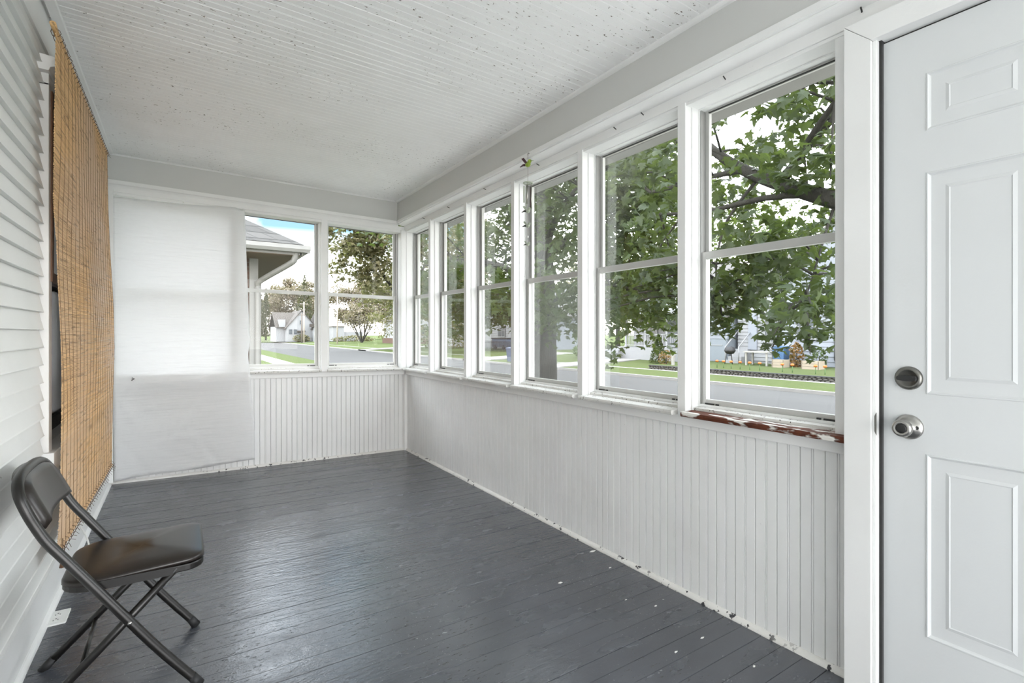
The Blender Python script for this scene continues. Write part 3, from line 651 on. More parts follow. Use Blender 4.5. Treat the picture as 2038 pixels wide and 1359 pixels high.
for i, (u, v) in enumerate([(1214, 1131), (1305, 1208), (1398, 1272), (1345, 1302), (1501, 1329), (1116, 1163), (1180, 1098), (1246, 1196)]):
    x, y = onfloor(u, v); r = (.007, .006, .006, .006, .006, .010, .012, .004)[i]; a0 = i * 1.3
    pts = [(r * (1 + .4 * math.sin(k * 2.1 + i)) * math.cos(a0 + k * 1.256) * 1.4, r * (1 + .3 * math.cos(k + i)) * .6 * math.sin(a0 + k * 1.256)) for k in range(5)]
    tag(M().prism([(x + p[0], y + p[1]) for p in pts], 'z', sz(x) + .0008, sz(x) + .003).build('paint_flake', m_plate, room=False), 'tiny white paint flake on the dark floor, %s' % ('right of the middle one', 'middle one of the scattered row', 'just left of the two nearest flakes', 'third nearest to the door casing', 'nearest one, by the casing foot', 'curled sliver left of the others', 'longest sliver, close to the quarter round', 'smallest one, beside the quarter round')[i], 'flake', 'loose paint flakes on the floor')
# ---- wind chime
CX, CY = 1.853, 2.615
wc = thing('wind_chime', 'hummingbird wind chime with metal tubes hanging from the window head', 'wind chime', (CX, CY, 1.76))
m_green = simple('green_glaze', (.30, .42, .05), .35); m_bird = simple('pale_green_resin', (.45, .50, .40), .5); m_wine = simple('dark_wine', (.06, .02, .03), .5)
M().tube([(CX + .03, CY + .004, 2.368), (CX + .006, CY, 2.372), (CX, CY, 2.366), (CX, CY, 2.355)], .002, 6).build('hook', m_dark, wc)
def bird(c, s_, mb, mt, name):
    # nose towards -y, tail towards +y and slightly raised
    b = M().ball(c, (.011 * s_, .017 * s_, .013 * s_), 10).ball((c[0], c[1] - .014 * s_, c[2] + .010 * s_), .009 * s_, 8)
    b.tube([(c[0], c[1] - .020 * s_, c[2] + .010 * s_), (c[0], c[1] - .046 * s_, c[2] + .004 * s_)], [.0025 * s_, .0006], 6)
    o = b.build(name, mb, wc)
    t = M().tube([(c[0], c[1] + .012 * s_, c[2]), (c[0], c[1] + .035 * s_, c[2] + .006 * s_), (c[0], c[1] + .062 * s_, c[2] + .004 * s_)], [.006 * s_, .0055 * s_, .002 * s_], 8); t.build('tail', mt, o)
    for d in (-1, 1): w = M().add([(c[0] + d * .009 * s_, c[1] - .006 * s_, c[2] + .006 * s_), (c[0] + d * .010 * s_, c[1] + .010 * s_, c[2] + .004 * s_), (c[0] + d * .026 * s_, c[1] + .016 * s_, c[2] + .024 * s_), (c[0] + d * .022 * s_, c[1] + .002 * s_, c[2] + .026 * s_), (c[0] + d * .011 * s_, c[1], c[2] + .001 * s_)], [(0, 1, 2, 3), (0, 4, 1), (4, 2, 1), (4, 0, 3, 2)]); w.build('wing', mt if s_ > 1.2 else mb, o)
bird((CX, CY, 2.298), 1.4, m_green, m_wine, 'hummingbird')
M().tube([(CX, CY, 2.355), (CX, CY, 2.31)], .0009, 5).tube([(CX, CY, 2.285), (CX, CY, 1.77)], .0007, 5).build('string', m_thread, wc)
M().lathe((CX, CY, 2.178), 'z', [(.030, -.003), (.033, 0), (.030, .003), (.024, .003), (.022, 0), (.024, -.003), (.030, -.003)], 24).tube([(CX - .028, CY, 2.179), (CX + .028, CY, 2.179)], .003, 6).build('ring', m_bird, wc)
for k, (a, ln, mt) in enumerate(((2.6, .105, m_bird), (1.4, .13, m_bird), (.2, .135, m_wine), (-1.1, .145, m_steel), (3.9, .12, m_steel))):
    x, y = CX + .025 * math.cos(a), CY + .025 * math.sin(a)
    M().tube([(x, y, 2.178), (x, y, 2.158)], .0006, 4).build('line', m_thread, wc)
    M().tube([(x, y, 2.158), (x, y, 2.158 - ln)], .0045, 10).build('tube', mt, wc)
for z, s_ in ((2.0, 1.1), (1.905, 1.0), (1.785, .8)): bird((CX, CY, z), s_, m_bird, m_dark, 'small_bird')
M().ball((CX, CY, 1.835), (.005, .005, .008), 8).build('bead', m_plate, wc)
# unused glow material for an invented ceiling lamp; no lamp is built
m_unused_glow = N('unused_glow'); em = m_unused_glow.n('ShaderNodeEmission'); em.inputs[0].default_value = (1, .96, .9, 1); em.inputs[1].default_value = 6; m_unused_glow = m_unused_glow.done(em)
#OUTSIDE
# ================================================================== OUTSIDE
def strip(name, m, x0, x1, y0, y1, z0, z1=None, label=None, cat='ground'):
    z1 = z0 if z1 is None else z1
    me = M().add([(x0, y0, z0), (x1, y0, z1), (x1, y1, z1), (x0, y1, z0), (x0, y0, z0 - .4), (x1, y0, z1 - .4), (x1, y1, z1 - .4), (x0, y1, z0 - .4)],
                 [(0,1,2,3),(7,6,5,4),(0,4,5,1),(1,5,6,2),(2,6,7,3),(3,7,4,0)])
    o = me.build(name, m, room=False); return struct(o, label, cat)
strip('street', m_road, 8.3, 18.0, -60, 122, -.86, label='worn grey asphalt street running past the porch')
m_bounce_bed = simple('pale_bounce_bed', (.56, .54, .50), .95, 0, .2, 30, .01)
strip('bounce_bed', m_bounce_bed, 2.12, 4.6, -8, 8.6, -.755, label='unseen pale bed added along the porch to bounce daylight inside')  # unseen pale reflector, added to throw daylight up to the porch ceiling
strip('lawn', m_grass, -60, 5.0, -60, 400, -.76, label='near lawn under the porch windows')
strip('sidewalk', m_conc, 5.0, 6.2, -60, 400, -.75, label='near sidewalk strip')
strip('lawn', m_grass, 6.2, 8.3, -60, 400, -.77, -.80, label='grass strip between sidewalk and street on the near side')
strip('lawn', m_grass, 5.0, 18.2, 122, 400, -.77, label='grass at the end of the street')
strip('curb', m_conc, 18.0, 18.18, -60, 400, -.74, label='concrete curb on the far side of the street')
strip('lawn', m_grass, 18.18, 20.85, -60, 400, -.75, -.72, label='grass strip along the far curb')
strip('sidewalk', m_conc, 20.85, 21.2, -60, 400, -.715, label='far sidewalk strip below the stone wall')
strip('lawn', m_grass, 21.2, 26, 18.6, 400, -.71, -.45, label='sloping lawn of the far houses')
strip('lawn', m_grass, 21.4, 26, -60, 18.6, -.52, -.42, label='raised lawn above the stone wall')
strip('lawn', m_grass, 26, 300, -60, 400, -.43, label='ground behind the far houses')
for i, (y0, y1) in enumerate(((22.6, 24.6), (31.2, 34.0), (58, 61))):
    strip('driveway', m_conc, 18.0, 27, y0, y1, -.73, -.40, label='pale concrete driveway across the street')
strip('sidewalk', m_conc, 1.5, 5.0, 24.5, 26.0, -.745, label='front walk of the brick house')
strip('trim_32', m_conc, 2.2, 4.0, 19.0, 21.5, -.735, label='pale paving beside the brick house')
# ---- stone retaining wall
rwall = thing('stone_wall', 'low dark fieldstone retaining wall along the raised lawn across the street', 'wall', (21.3, 10, -.75))
M().box(21.28, 21.44, -8, 18.6, -.75, -.53).build('core', m_bark, rwall, room=False)
random.seed(5); sb = M()
for r in range(3):
    y = -8
    while y < 18.5:
        w = random.uniform(.12, .28); h = .075
        c = (21.27, y + w / 2, -.70 + r * h); sb.ball(c, (random.uniform(.04, .07), w * .48, h * .47), 6); y += w
o = sb.build('stones', m_rock, rwall, room=False); o['kind'] = 'stuff'
M().box(21.22, 21.48, -8, 18.6, -.53, -.50).build('cap', m_iron, rwall, room=False)
# flowers on sticks along the wall
fl_u = [(1409, 725), (1427, 728), (1440, 727), (1455, 728), (1473, 728.5), (1492, 730), (1512, 731), (1557, 737), (1577, 737.5), (1623, 743), (1642, 744)]
def rayxy(u, X):
    a = (u - 1019) / F; s_, c_ = math.sin(YAW), math.cos(YAW); t = X / (s_ + c_ * a); return t * (c_ - s_ * a), t
for i, (u, v) in enumerate(fl_u):
    X = 22.3; y, t = rayxy(u, X)
    f = thing('garden_flower', 'orange marigold on a stalk above the stone wall, %s from the left in its row' % ('first', 'second', 'third', 'fourth', 'fifth', 'sixth', 'seventh', 'eighth', 'ninth', 'tenth', 'eleventh')[i], 'flower', (X, y, -.50), 'orange flowers in a row above the stone wall')
    M().tube([(X, y, -.52), (X, y, -.20)], .018, 5).build('stem', m_stem, f, room=False)
    M().ball((X, y, -.16), (.085, .085, .06), 8).build('bloom', m_orange, f, room=False)
# ---- houses
def wall_box(nm, par, m, x0, x1, y0, y1, z0, z1): return M().box(x0, x1, y0, y1, z0, z1).build(nm, m, par, room=False)
def gable(par, m, x0, x1, y0, y1, z0, z1, ridge='x', ov=.35, nm='roof'):
    k = M()
    if ridge == 'x':
        c = (y0 + y1) / 2; pr = [(y0 - ov, z0 - ov * (z1 - z0) / (c - y0)), (c, z1), (y1 + ov, z0 - ov * (z1 - z0) / (c - y0)), (y1 + ov, z0 - ov * (z1 - z0) / (c - y0) + .16), (c, z1 + .18), (y0 - ov, z0 - ov * (z1 - z0) / (c - y0) + .16)]
        k.prism(pr, 'x', x0 - ov, x1 + ov)
    else:
        c = (x0 + x1) / 2; q = z0 - ov * (z1 - z0) / (c - x0)
        k.prism([(x0 - ov, q), (c, z1), (x1 + ov, q), (x1 + ov, q + .16), (c, z1 + .18), (x0 - ov, q + .16)], 'y', y0 - ov, y1 + ov)
    return k.build(nm, m, par, room=False)
def gwall(par, m, x0, x1, y0, y1, z0, z1, ridge='x'):
    if ridge == 'x': return M().prism([(y0, z0), (y1, z0), ((y0 + y1) / 2, z1)], 'x', x0, x1).build('gable_wall', m, par, room=False)
    return M().prism([(x0, z0), (x1, z0), ((x0 + x1) / 2, z1)], 'y', y0, y1).build('gable_wall', m, par, room=False)
def win(par, face, c, a0, a1, z0, z1, m=None):
    # window on a wall facing the street (-x) or facing us (-y)
    k = M(); g = M(); t = .07
    if face == 'x':
        frame_ring(k, 'x', c - .06, c + .02, a0, a1, z0, z1, t, t, t, t); k.box(c - .05, c, (a0 + a1) / 2 - .02, (a0 + a1) / 2 + .02, z0, z1).box(c - .05, c, a0, a1, (z0 + z1) / 2 - .02, (z0 + z1) / 2 + .02); g.box(c - .03, c + .0, a0, a1, z0, z1)
    else:
        frame_ring(k, 'y', c - .06, c + .02, a0, a1, z0, z1, t, t, t, t); k.box(a0, a1, c - .05, c, (z0 + z1) / 2 - .02, (z0 + z1) / 2 + .02); g.box(a0, a1, c - .03, c, z0, z1)
    w = k.build('window', m_hwhite, par, room=False); g.build('pane', m_hglass, w, room=False)
def lapwall(par, m, x, y0, y1, z0, z1, pitch=.2):
    # clapboard courses as real steps on the street face
    k = M(); n = int((z1 - z0) / pitch)
    for i in range(n): k.prism([(x, z0 + i * pitch), (x - .035, z0 + i * pitch), (x - .005, z0 + (i + 1) * pitch), (x, z0 + (i + 1) * pitch)], 'y', y0, y1)
    o = k.build('siding', m, par, room=False); o['kind'] = 'stuff'
# white porch house
h1 = thing('house', 'white house with a railed front porch and columns across the street', 'house', (26, 22, -.45))
wall_box('wall', h1, m_hwhite, 27.2, 34, 18.9, 25.2, -.5, 3.2); lapwall(h1, m_hwhite, 27.2, 18.9, 25.2, .3, 3.1)
gable(h1, m_roof, 27.2, 34, 18.9, 25.2, 3.2, 6.2, 'x'); gwall(h1, m_hwhite, 27.2, 27.4, 18.9, 25.2, 3.2, 6.2)
wall_box('porch_deck', h1, m_hwhite, 25.0, 27.2, 19.1, 25.0, -.5, .30)
M().box(24.7, 27.3, 18.8, 25.3, 2.35, 2.62).prism([(24.7, 2.62), (27.3, 3.3), (27.3, 2.62)], 'y', 18.8, 25.3).build('porch_roof', m_hwhite, h1, room=False)
for y in (19.2, 20.6, 22.3, 24.0): M().lathe((25.15, y, .30), 'z', [(.12, 0), (.12, .1), (.085, .14), (.075, 1.9), (.12, 1.96), (.12, 2.06)], 12).build('column', m_hwhite, h1, room=False)
for a, b in ((19.3, 20.5), (20.7, 22.2), (22.4, 23.9)):
    wall_box('rail', h1, m_hwhite, 25.1, 25.18, a, b, 1.1, 1.17); wall_box('rail', h1, m_hwhite, 25.1, 25.18, a, b, .40, .46)
    bal = M(); n = int((b - a) / .13)
    for k in range(n): bal.box(25.115, 25.155, a + .05 + k * .13, a + .09 + k * .13, .46, 1.1)
    o = bal.build('balusters', m_hwhite, h1, room=False); o['kind'] = 'stuff'
for a, b in ((19.6, 20.4), (23.0, 24.2)): win(h1, 'x', 27.17, a, b, .9, 2.2)
wall_box('front_door', h1, m_hgrey, 27.1, 27.2, 21.3, 22.2, .3, 2.3)
for i in range(4): wall_box('step', h1, m_hwhite, 24.0 + i * .28, 24.3 + i * .28, 24.2, 25.6, -.5, -.30 + i * .19)
# dark garage
h2 = thing('garage', 'slate-grey sided garage left of the white house with steps, seen through the last window', 'garage', (26, 17.9, -.45))
wall_box('wall', h2, m_hdark, 26, 31, 17.0, 18.6, -.5, 2.2); lapwall(h2, m_hgrey, 26, 17.0, 18.6, .9, 2.2, .22); wall_box('lower_panel', h2, m_hdark, 25.94, 26.0, 17.05, 18.55, -.4, .88)
M().prism([(16.9, 2.1), (17.8, 3.0), (18.7, 2.1), (18.7, 2.25), (17.8, 3.15), (16.9, 2.25)], 'x', 25.7, 31).build('roof', m_roof, h2, room=False)
wall_box('trim_strip', h2, m_hwhite, 25.92, 25.95, 17.3, 18.2, .50, .56)
# white house with steps
h3 = thing('house', 'white house with front steps between the garage and the grey house', 'house', (26.5, 15.5, -.45))
wall_box('wall', h3, m_hwhite, 26.6, 33, 14.15, 16.75, -.5, 3.4); lapwall(h3, m_hwhite, 26.6, 14.15, 16.75, -.3, 3.3)
gable(h3, m_roof, 26.6, 33, 14.2, 16.7, 3.4, 5.6, 'x', .05); gwall(h3, m_hwhite, 26.6, 26.8, 14.15, 16.75, 3.4, 5.6)
for i in range(4): wall_box('step', h3, m_hwhite, 25.4 + i * .3, 25.72 + i * .3, 16.0, 16.8, -.5, -.27 + i * .2)
for s_ in (16.0, 16.8):
    M().tube([(25.45, s_, .45), (26.6, s_, 1.3)], .035, 6).tube([(25.45, s_, -.4), (25.45, s_, .5)], .035, 6).build('handrail', m_hwhite, h3, room=False)
win(h3, 'x', 26.57, 14.4, 15.2, .7, 2.0); wall_box('front_door', h3, m_hblue, 26.52, 26.6, 15.6, 16.1, .3, 2.3)
# grey house at the right
h4 = thing('house', 'grey-blue sided house with a black downspout, behind the planter boxes', 'house', (26, 11.4, -.45))
wall_box('wall', h4, m_hgrey, 26, 34, 9.0, 13.9, -.5, 3.6); lapwall(h4, m_hblue, 26, 9.0, 13.9, -.4, 3.5, .24)
gable(h4, m_roof, 26, 34, 9.0, 13.9, 3.6, 6.6, 'x', .15); gwall(h4, m_hgrey, 26, 26.2, 9.0, 13.9, 3.6, 6.6)
M().tube([(25.9, 11.35, 3.5), (25.9, 11.35, -.05), (25.75, 11.1, -.3), (25.7, 10.8, -.35)], .06, 6).build('downspout', m_iron, h4, room=False)
win(h4, 'x', 25.95, 12.2, 13.2, .9, 2.2); win(h4, 'x', 25.95, 9.6, 10.6, .9, 2.2)
# garden furniture
tb = thing('garden_table', 'grey slatted garden table in front of the white house with steps', 'table', (25.0, 14.6, -.45))
M().box(24.6, 25.4, 13.9, 15.2, .22, .28).build('table_top', m_bench, tb, room=False)
for x, y in ((24.7, 14.0), (25.3, 14.0), (24.7, 15.1), (25.3, 15.1)): wall_box('leg', tb, m_bench, x - .04, x + .04, y - .04, y + .04, -.5, .22)
gr = thing('charcoal_grill', 'dark kettle grill beside the white steps', 'grill', (24.8, 16.1, -.45))
M().lathe((24.8, 16.1, .10), 'z', [(.0, -.02), (.2, .02), (.29, .16), (.29, .20), (.22, .36), (.0, .42)], 14).build('bowl', m_iron, gr, room=False)
for a in (0, 2.1, 4.2): M().tube([(24.8 + .14 * math.cos(a), 16.1 + .14 * math.sin(a), .14), (24.8 + .26 * math.cos(a), 16.1 + .26 * math.sin(a), -.5)], .018, 5).build('leg', m_iron, gr, room=False)
def wheelie(name, label, x, y, z, m=m_blue):
    b = thing(name, label, 'bin', (x, y, z))
    M().add([(x-.24,y-.24,z+.05),(x+.24,y-.24,z+.05),(x+.24,y+.24,z+.05),(x-.24,y+.24,z+.05),(x-.30,y-.30,z+.92),(x+.30,y-.30,z+.92),(x+.30,y+.30,z+.92),(x-.30,y+.30,z+.92)], [(0,3,2,1),(4,5,6,7),(0,1,5,4),(1,2,6,5),(2,3,7,6),(3,0,4,7)]).build('body', m, b, room=False)
    M().prism([(x-.33,z+.92),(x+.33,z+.92),(x+.33,z+.96),(x,z+1.02),(x-.33,z+.97)], 'y', y-.33, y+.33).build('lid', m, b, room=False)
    for s_ in (-1, 1): M().lathe((x+.2, y+s_*.27-.03, z+.1), 'y', [(0,0),(.10,0),(.10,.06),(0,.06)], 12).build('wheel', m_iron, b, room=False)
wheelie('wheelie_bin', 'blue wheeled bin by the grey house wall next to the garden table', 25.3, 13.6, -.44)
wheelie('wheelie_bin', 'blue wheeled bin at the far curb, left of the big maple trunk', 18.75, 26.1, -.75)
wheelie('wheelie_bin', 'dark blue wheeled bin at the far curb, right of the iron fence', 18.75, 28.3, -.75, m_navy)
for i, (y0, y1, lb) in enumerate(((12.95, 13.5, 'pale timber planter box under the orange shrub'), (11.35, 12.1, 'pale timber planter box nearer the black downspout'))):
    p = thing('planter_box', lb, 'planter', (24.6, (y0 + y1) / 2, -.44))
    for k in range(3): wall_box('plank', p, m_planter, 24.3, 24.34, y0, y1, -.46 + k * .13, -.34 + k * .13); wall_box('plank', p, m_planter, 24.8, 24.84, y0, y1, -.46 + k * .13, -.34 + k * .13)
    for y in (y0, y1): wall_box('end_panel', p, m_planter, 24.3, 24.84, y - .02, y + .02, -.46, -.07)
    M().box(24.34, 24.8, y0, y1, -.4, -.1).build('soil', m_dirt, p, room=False)
gp = M().box(22.15, 22.27, 17.72, 17.84, -.6, .18); tag(gp.build('garden_post', m_bench, room=False, origin=(22.2, 17.8, -.55)), 'weathered grey wooden post standing on the lawn before the cone shrub', 'post')
# houses farther along
h5 = thing('house', 'pale blue house behind the black iron fence', 'house', (30, 45, -.4))
wall_box('wall', h5, m_hblue, 29, 37, 39, 50, -.5, 3.0); gable(h5, m_roof, 29, 37, 39, 50, 3.0, 6.5, 'x'); gwall(h5, m_hblue, 29, 29.3, 39, 50, 3.0, 6.5); lapwall(h5, m_hwhite, 29, 39, 50, -.3, 3.0, .25)
win(h5, 'x', 28.9, 40.2, 41.6, .8, 2.3); win(h5, 'x', 28.9, 45, 46.4, .8, 2.3); M().tube([(28.85, 42.6, 3), (28.85, 42.6, -.3)], .07, 6).build('downspout', m_hwhite, h5, room=False)
fe = thing('iron_fence', 'black iron picket fence on the lawn across the street', 'fence', (25, 40, -.5))
for i in range(58): M().box(24.985, 25.015, 35.6 + i * .15, 35.63 + i * .15, -.55, .50).build('picket', m_iron, fe, room=False)
for z in (-.3, .30): wall_box('rail', fe, m_iron, 24.99, 25.01, 35.6, 44.3, z, z + .04)
tp = thing('covered_trailer', 'navy blue covered trailer parked behind the iron fence', 'trailer', (27, 42.4, -.45))
M().box(26.4, 28.0, 40.8, 43.6, -.15, .72).build('body', m_navy, tp, room=False, bevel=.05)
M().box(26.35, 28.05, 40.75, 43.65, .66, .76).build('cover', m_iron, tp, room=False)
for y in (41.4, 43.0): M().lathe((26.35, y, -.2), 'x', [(0, 0), (.25, 0), (.25, .15), (0, .15)], 14).build('wheel', m_iron, tp, room=False)
h6 = thing('house', 'cream house half hidden behind the far tree, seen through the narrow windows', 'house', (29, 58, -.4))
wall_box('wall', h6, m_hwhite, 28.7, 37, 52, 64, -.5, 3.2); gable(h6, m_roofb, 28.7, 37, 52, 64, 3.2, 7, 'x'); gwall(h6, m_hwhite, 28.7, 29.0, 52, 64, 3.2, 7); win(h6, 'x', 28.6, 54, 56, .6, 2.2); win(h6, 'x', 28.6, 60, 62, .6, 2.2)
h7 = thing('house', 'white bungalow with a dark railed porch past the bushy tree', 'house', (29, 78, -.4))
wall_box('wall', h7, m_hwhite, 28.5, 36, 72, 82, -.5, 3.4); gable(h7, m_roofb, 28.5, 36, 72, 82, 3.4, 6.5, 'y'); wall_box('foundation', h7, m_brick, 28.3, 36, 71.8, 82.2, -.5, .4)
for k in range(5): win(h7, 'y', 71.95, 29.2 + k * 1.3, 30.2 + k * 1.3, .9, 2.3)
win(h7, 'x', 28.45, 73, 74.4, .9, 2.3)
h8 = thing('garage', 'low white garage behind the bushy tree, right of the cape house', 'garage', (28, 103, -.4))
wall_box('wall', h8, m_hwhite, 25.4, 27.6, 103, 108, -.4, 2.5); wall_box('wing', h8, m_hwhite, 27.6, 31.5, 103.4, 108, -.4, 1.5); wall_box('roof', h8, m_roofb, 25.2, 27.8, 102.8, 108.3, 2.5, 2.65)
h9 = thing('house', 'white cape house with two steep gables and a brown roof, far down the street', 'house', (21.5, 114, -.5))
wall_box('wall', h9, m_hwhite, 18.6, 24.6, 114, 124, -.6, 2.4); gwall(h9, m_hwhite, 18.6, 24.6, 114, 114.4, 2.4, 6.0, 'y'); gable(h9, m_roofb, 18.6, 24.6, 114, 124, 2.4, 6.0, 'y', .3)
wall_box('wing_wall', h9, m_hwhite, 16.9, 19, 116, 124, -.6, 2.6); gable(h9, m_roofb, 16.9, 22, 115.6, 124, 2.6, 5.6, 'x', .3, 'wing_roof')
M().box(17.4, 18.6, 115.3, 118, 2.5, 4.1).build('dormer', m_hwhite, h9, room=False)
wall_box('front_wall', h9, m_hwhite, 23.6, 26.6, 112.6, 116, -.6, 2.4); gwall(h9, m_hwhite, 23.6, 26.6, 112.6, 116, 2.4, 5.8, 'y'); gable(h9, m_roofb, 23.6, 26.6, 112.6, 118, 2.4, 5.8, 'y', .2, 'front_roof')
for a in (19.0, 19.95): win(h9, 'y', 113.95, a, a + .8, .9, 2.1)
win(h9, 'y', 113.95, 21.2, 21.8, 3.1, 4.0); win(h9, 'y', 112.55, 25.0, 25.5, .9, 2.4)
wall_box('awning', h9, m_roofb, 20.6, 22.2, 113.2, 114, 1.5, 1.75); wall_box('awning', h9, m_roofb, 22.9, 23.9, 111.9, 112.8, 2.5, 3.2)
# neighbouring brick house
nb = thing('brick_house', 'brown brick house with a grey hipped roof and white downspout, just past the far windows', 'house', (-2.5, 15, -.8))
wall_box('wall', nb, m_brick, -6, 1.14, 10, 20, -.8, 2.62)
M().box(-6.9, 1.72, 9.22, 20.8, 2.55, 2.62).build('soffit', m_soffit, nb, room=False)
ex0, ex1, ey0, ey1, ez = -6.95, 1.78, 9.17, 20.85, 2.74; hx = (ex1 - ex0) / 2; rz = ez + hx * .60
M().add([(ex0, ey0, ez), (ex1, ey0, ez), (ex1, ey1, ez), (ex0, ey1, ez), (ex0 + hx, ey0 + hx, rz), (ex0 + hx, ey1 - hx, rz)], [(0, 1, 4), (1, 2, 5, 4), (2, 3, 5), (3, 0, 4, 5), (3, 2, 1, 0)]).build('roof', m_shing, nb, room=False)
gp_ = [(0, 0), (-.085, 0), (-.115, .05), (-.115, .115), (-.10, .115), (0, .11)]
M().prism([(9.19 + a, 2.60 + b) for a, b in gp_], 'x', -6.9, 1.86).build('gutter', m_gutter, nb, room=False)
M().prism([(1.76 - a, 2.60 + b) for a, b in gp_], 'y', 9.10, 20.8).build('gutter', m_gutter, nb, room=False)
M().box(-6.9, 1.74, 9.20, 9.24, 2.56, 2.74).box(1.72, 1.76, 9.2, 20.8, 2.56, 2.74).build('fascia', m_gutter, nb, room=False)
M().tube(dense([(1.66, 9.22, 2.62), (1.64, 9.26, 2.50), (1.58, 9.34, 2.42), (1.20, 9.84, 2.16), (1.155, 9.94, 2.06), (1.155, 9.945, 1.9), (1.155, 9.945, -.8)], 4), .052, 8).build('downspout', m_gutter, nb, room=False)
M().box(1.02, 1.16, 9.97, 10.04, -.8, 2.56).build('corner_trim', m_gutter, nb, room=False)
# poles and wires
for x, y, r, z1, m_, lb in ((20.3, 107, .16, 5.3, m_pole, 'dark utility pole before the white cape house'), (20.9, 108, .14, 7.6, m_polel, 'pale utility pole just right of the dark pole'), (22.9, 90, .13, 8.6, m_polel, 'pale utility pole left of the low white garage')):
    p = thing('utility_pole', lb, 'pole', (x, y, -.6)); M().tube([(x, y, -.7), (x, y, z1)], [r, r * .8], 10).build('shaft', m_, p, room=False); M().box(x - .8, x + .8, y - .05, y + .05, z1 - .5, z1 - .38).build('crossarm', m_, p, room=False)
def wire(a, b, sag, label, r=.012):
    pts = [(a[0] + (b[0] - a[0]) * t, a[1] + (b[1] - a[1]) * t, a[2] + (b[2] - a[2]) * t - sag * 4 * t * (1 - t)) for t in [k / 16 for k in range(17)]]
    tag(M().tube(pts, r, 5).build('overhead_wire', m_pole, room=False, origin=a), label, 'wire')
wire((20.3, 106.7, 5.2), (12.0, -20, 7.6), .5, 'upper overhead wire running along the street', .014)
wire((19.8, 106.9, 4.8), (11.5, -20, 6.8), .5, 'lower overhead wire running along the street', .014)
wire((22.7, 89.8, 8.1), (28.4, 62.5, 3.3), .4, 'slack overhead wire between the pale pole and the cream house', .03)
wire((19.2, 44, 7.6), (.5, 20.9, 4.7), .2, 'service wire sagging from the street to the brick house', .012)
# ---- trees
MAPLE = [(0, 0), (.16, -.07), (.44, -.05), (.30, .12), (.56, .40), (.27, .38), (.22, .60), (0, 1.0), (-.22, .60), (-.27, .38), (-.56, .40), (-.30, .12), (-.44, -.05), (-.16, -.07)]
DIAM = [(0, 0), (.30, .45), (0, 1.0), (-.30, .45)]
def leaf_arrays(shape):
    n = len(shape); v = np.array([(x, y - .35, -.35 * abs(x) - .12 * (y - .35) ** 2) for x, y in shape] + [(0, 0, 0.02)])
    if n == 4: f = np.array([(0, 1, 2), (0, 2, 3)]); v = v[:4]
    else: f = np.array([(n, i, (i + 1) % n) for i in range(n)])
    return v, f
def leaf_xform(pos, size, droop=.5, seed=0):
    # one rotation per leaf: blade mostly facing up and outward, tip hanging
    n = len(pos); r = np.random.default_rng(seed)
    nrm = r.normal(0, .55, (n, 3)); nrm[:, 2] += .75; nrm /= np.linalg.norm(nrm, axis=1)[:, None]
    tip = r.normal(0, 1, (n, 3)); tip[:, 2] -= droop * 1.6
    tip -= nrm * (tip * nrm).sum(1)[:, None]; tip /= np.linalg.norm(tip, axis=1)[:, None]
    side = np.cross(tip, nrm); s_ = size * r.uniform(.65, 1.2, n)
    return np.stack([side, tip, nrm], 2) * s_[:, None, None]
def leaf_mesh(name, pos, size, shape, mat, parent, droop=.5, seed=0):
    v, f = leaf_arrays(shape); A = leaf_xform(pos, size, droop, seed)
    V = np.einsum('nij,kj->nki', A, v) + pos[:, None, :]; n, k = len(pos), len(v)
    Fx = (f[None] + (np.arange(n) * k)[:, None, None]).reshape(-1, 3)
    V = V.reshape(-1, 3) - np.array(parent['_w'])
    me = bpy.data.meshes.new(name); me.vertices.add(len(V)); me.vertices.foreach_set('co', V.astype(np.float32).ravel())
    me.loops.add(Fx.size); me.loops.foreach_set('vertex_index', Fx.astype(np.int32).ravel())
    me.polygons.add(len(Fx)); me.polygons.foreach_set('loop_start', (np.arange(len(Fx)) * 3).astype(np.int32)); me.polygons.foreach_set('loop_total', np.full(len(Fx), 3, np.int32))
    me.update(calc_edges=True); me.materials.append(mat)
    o = bpy.data.objects.new(name, me); COL.objects.link(o); o.parent = parent; o['_w'] = parent['_w']; o['kind'] = 'stuff'
    return o
def bough_points(boughs, seed):
    r = np.random.default_rng(seed); out = []
    for (x, y, z, rx, ry, rz, n) in boughs:
        d = r.normal(0, 1, (n, 3)); d /= np.linalg.norm(d, axis=1)[:, None]; rad = r.uniform(0, 1, n) ** .5
        out.append(np.array([x, y, z]) + d * rad[:, None] * np.array([rx, ry, rz]))
    return np.concatenate(out)
def crown(c, R, n, br, per, seed, flat=.7, shell=.45):
    r = np.random.default_rng(seed); out = []
    while len(out) < n:
        d = r.normal(0, 1, 3); d /= np.linalg.norm(d); q = r.uniform(shell ** 3, 1) ** (1 / 3)
        p = np.array(c) + d * q * np.array(R); b = br * r.uniform(.7, 1.3)
        out.append((p[0], p[1], p[2], b, b, b * flat, per))
    return out
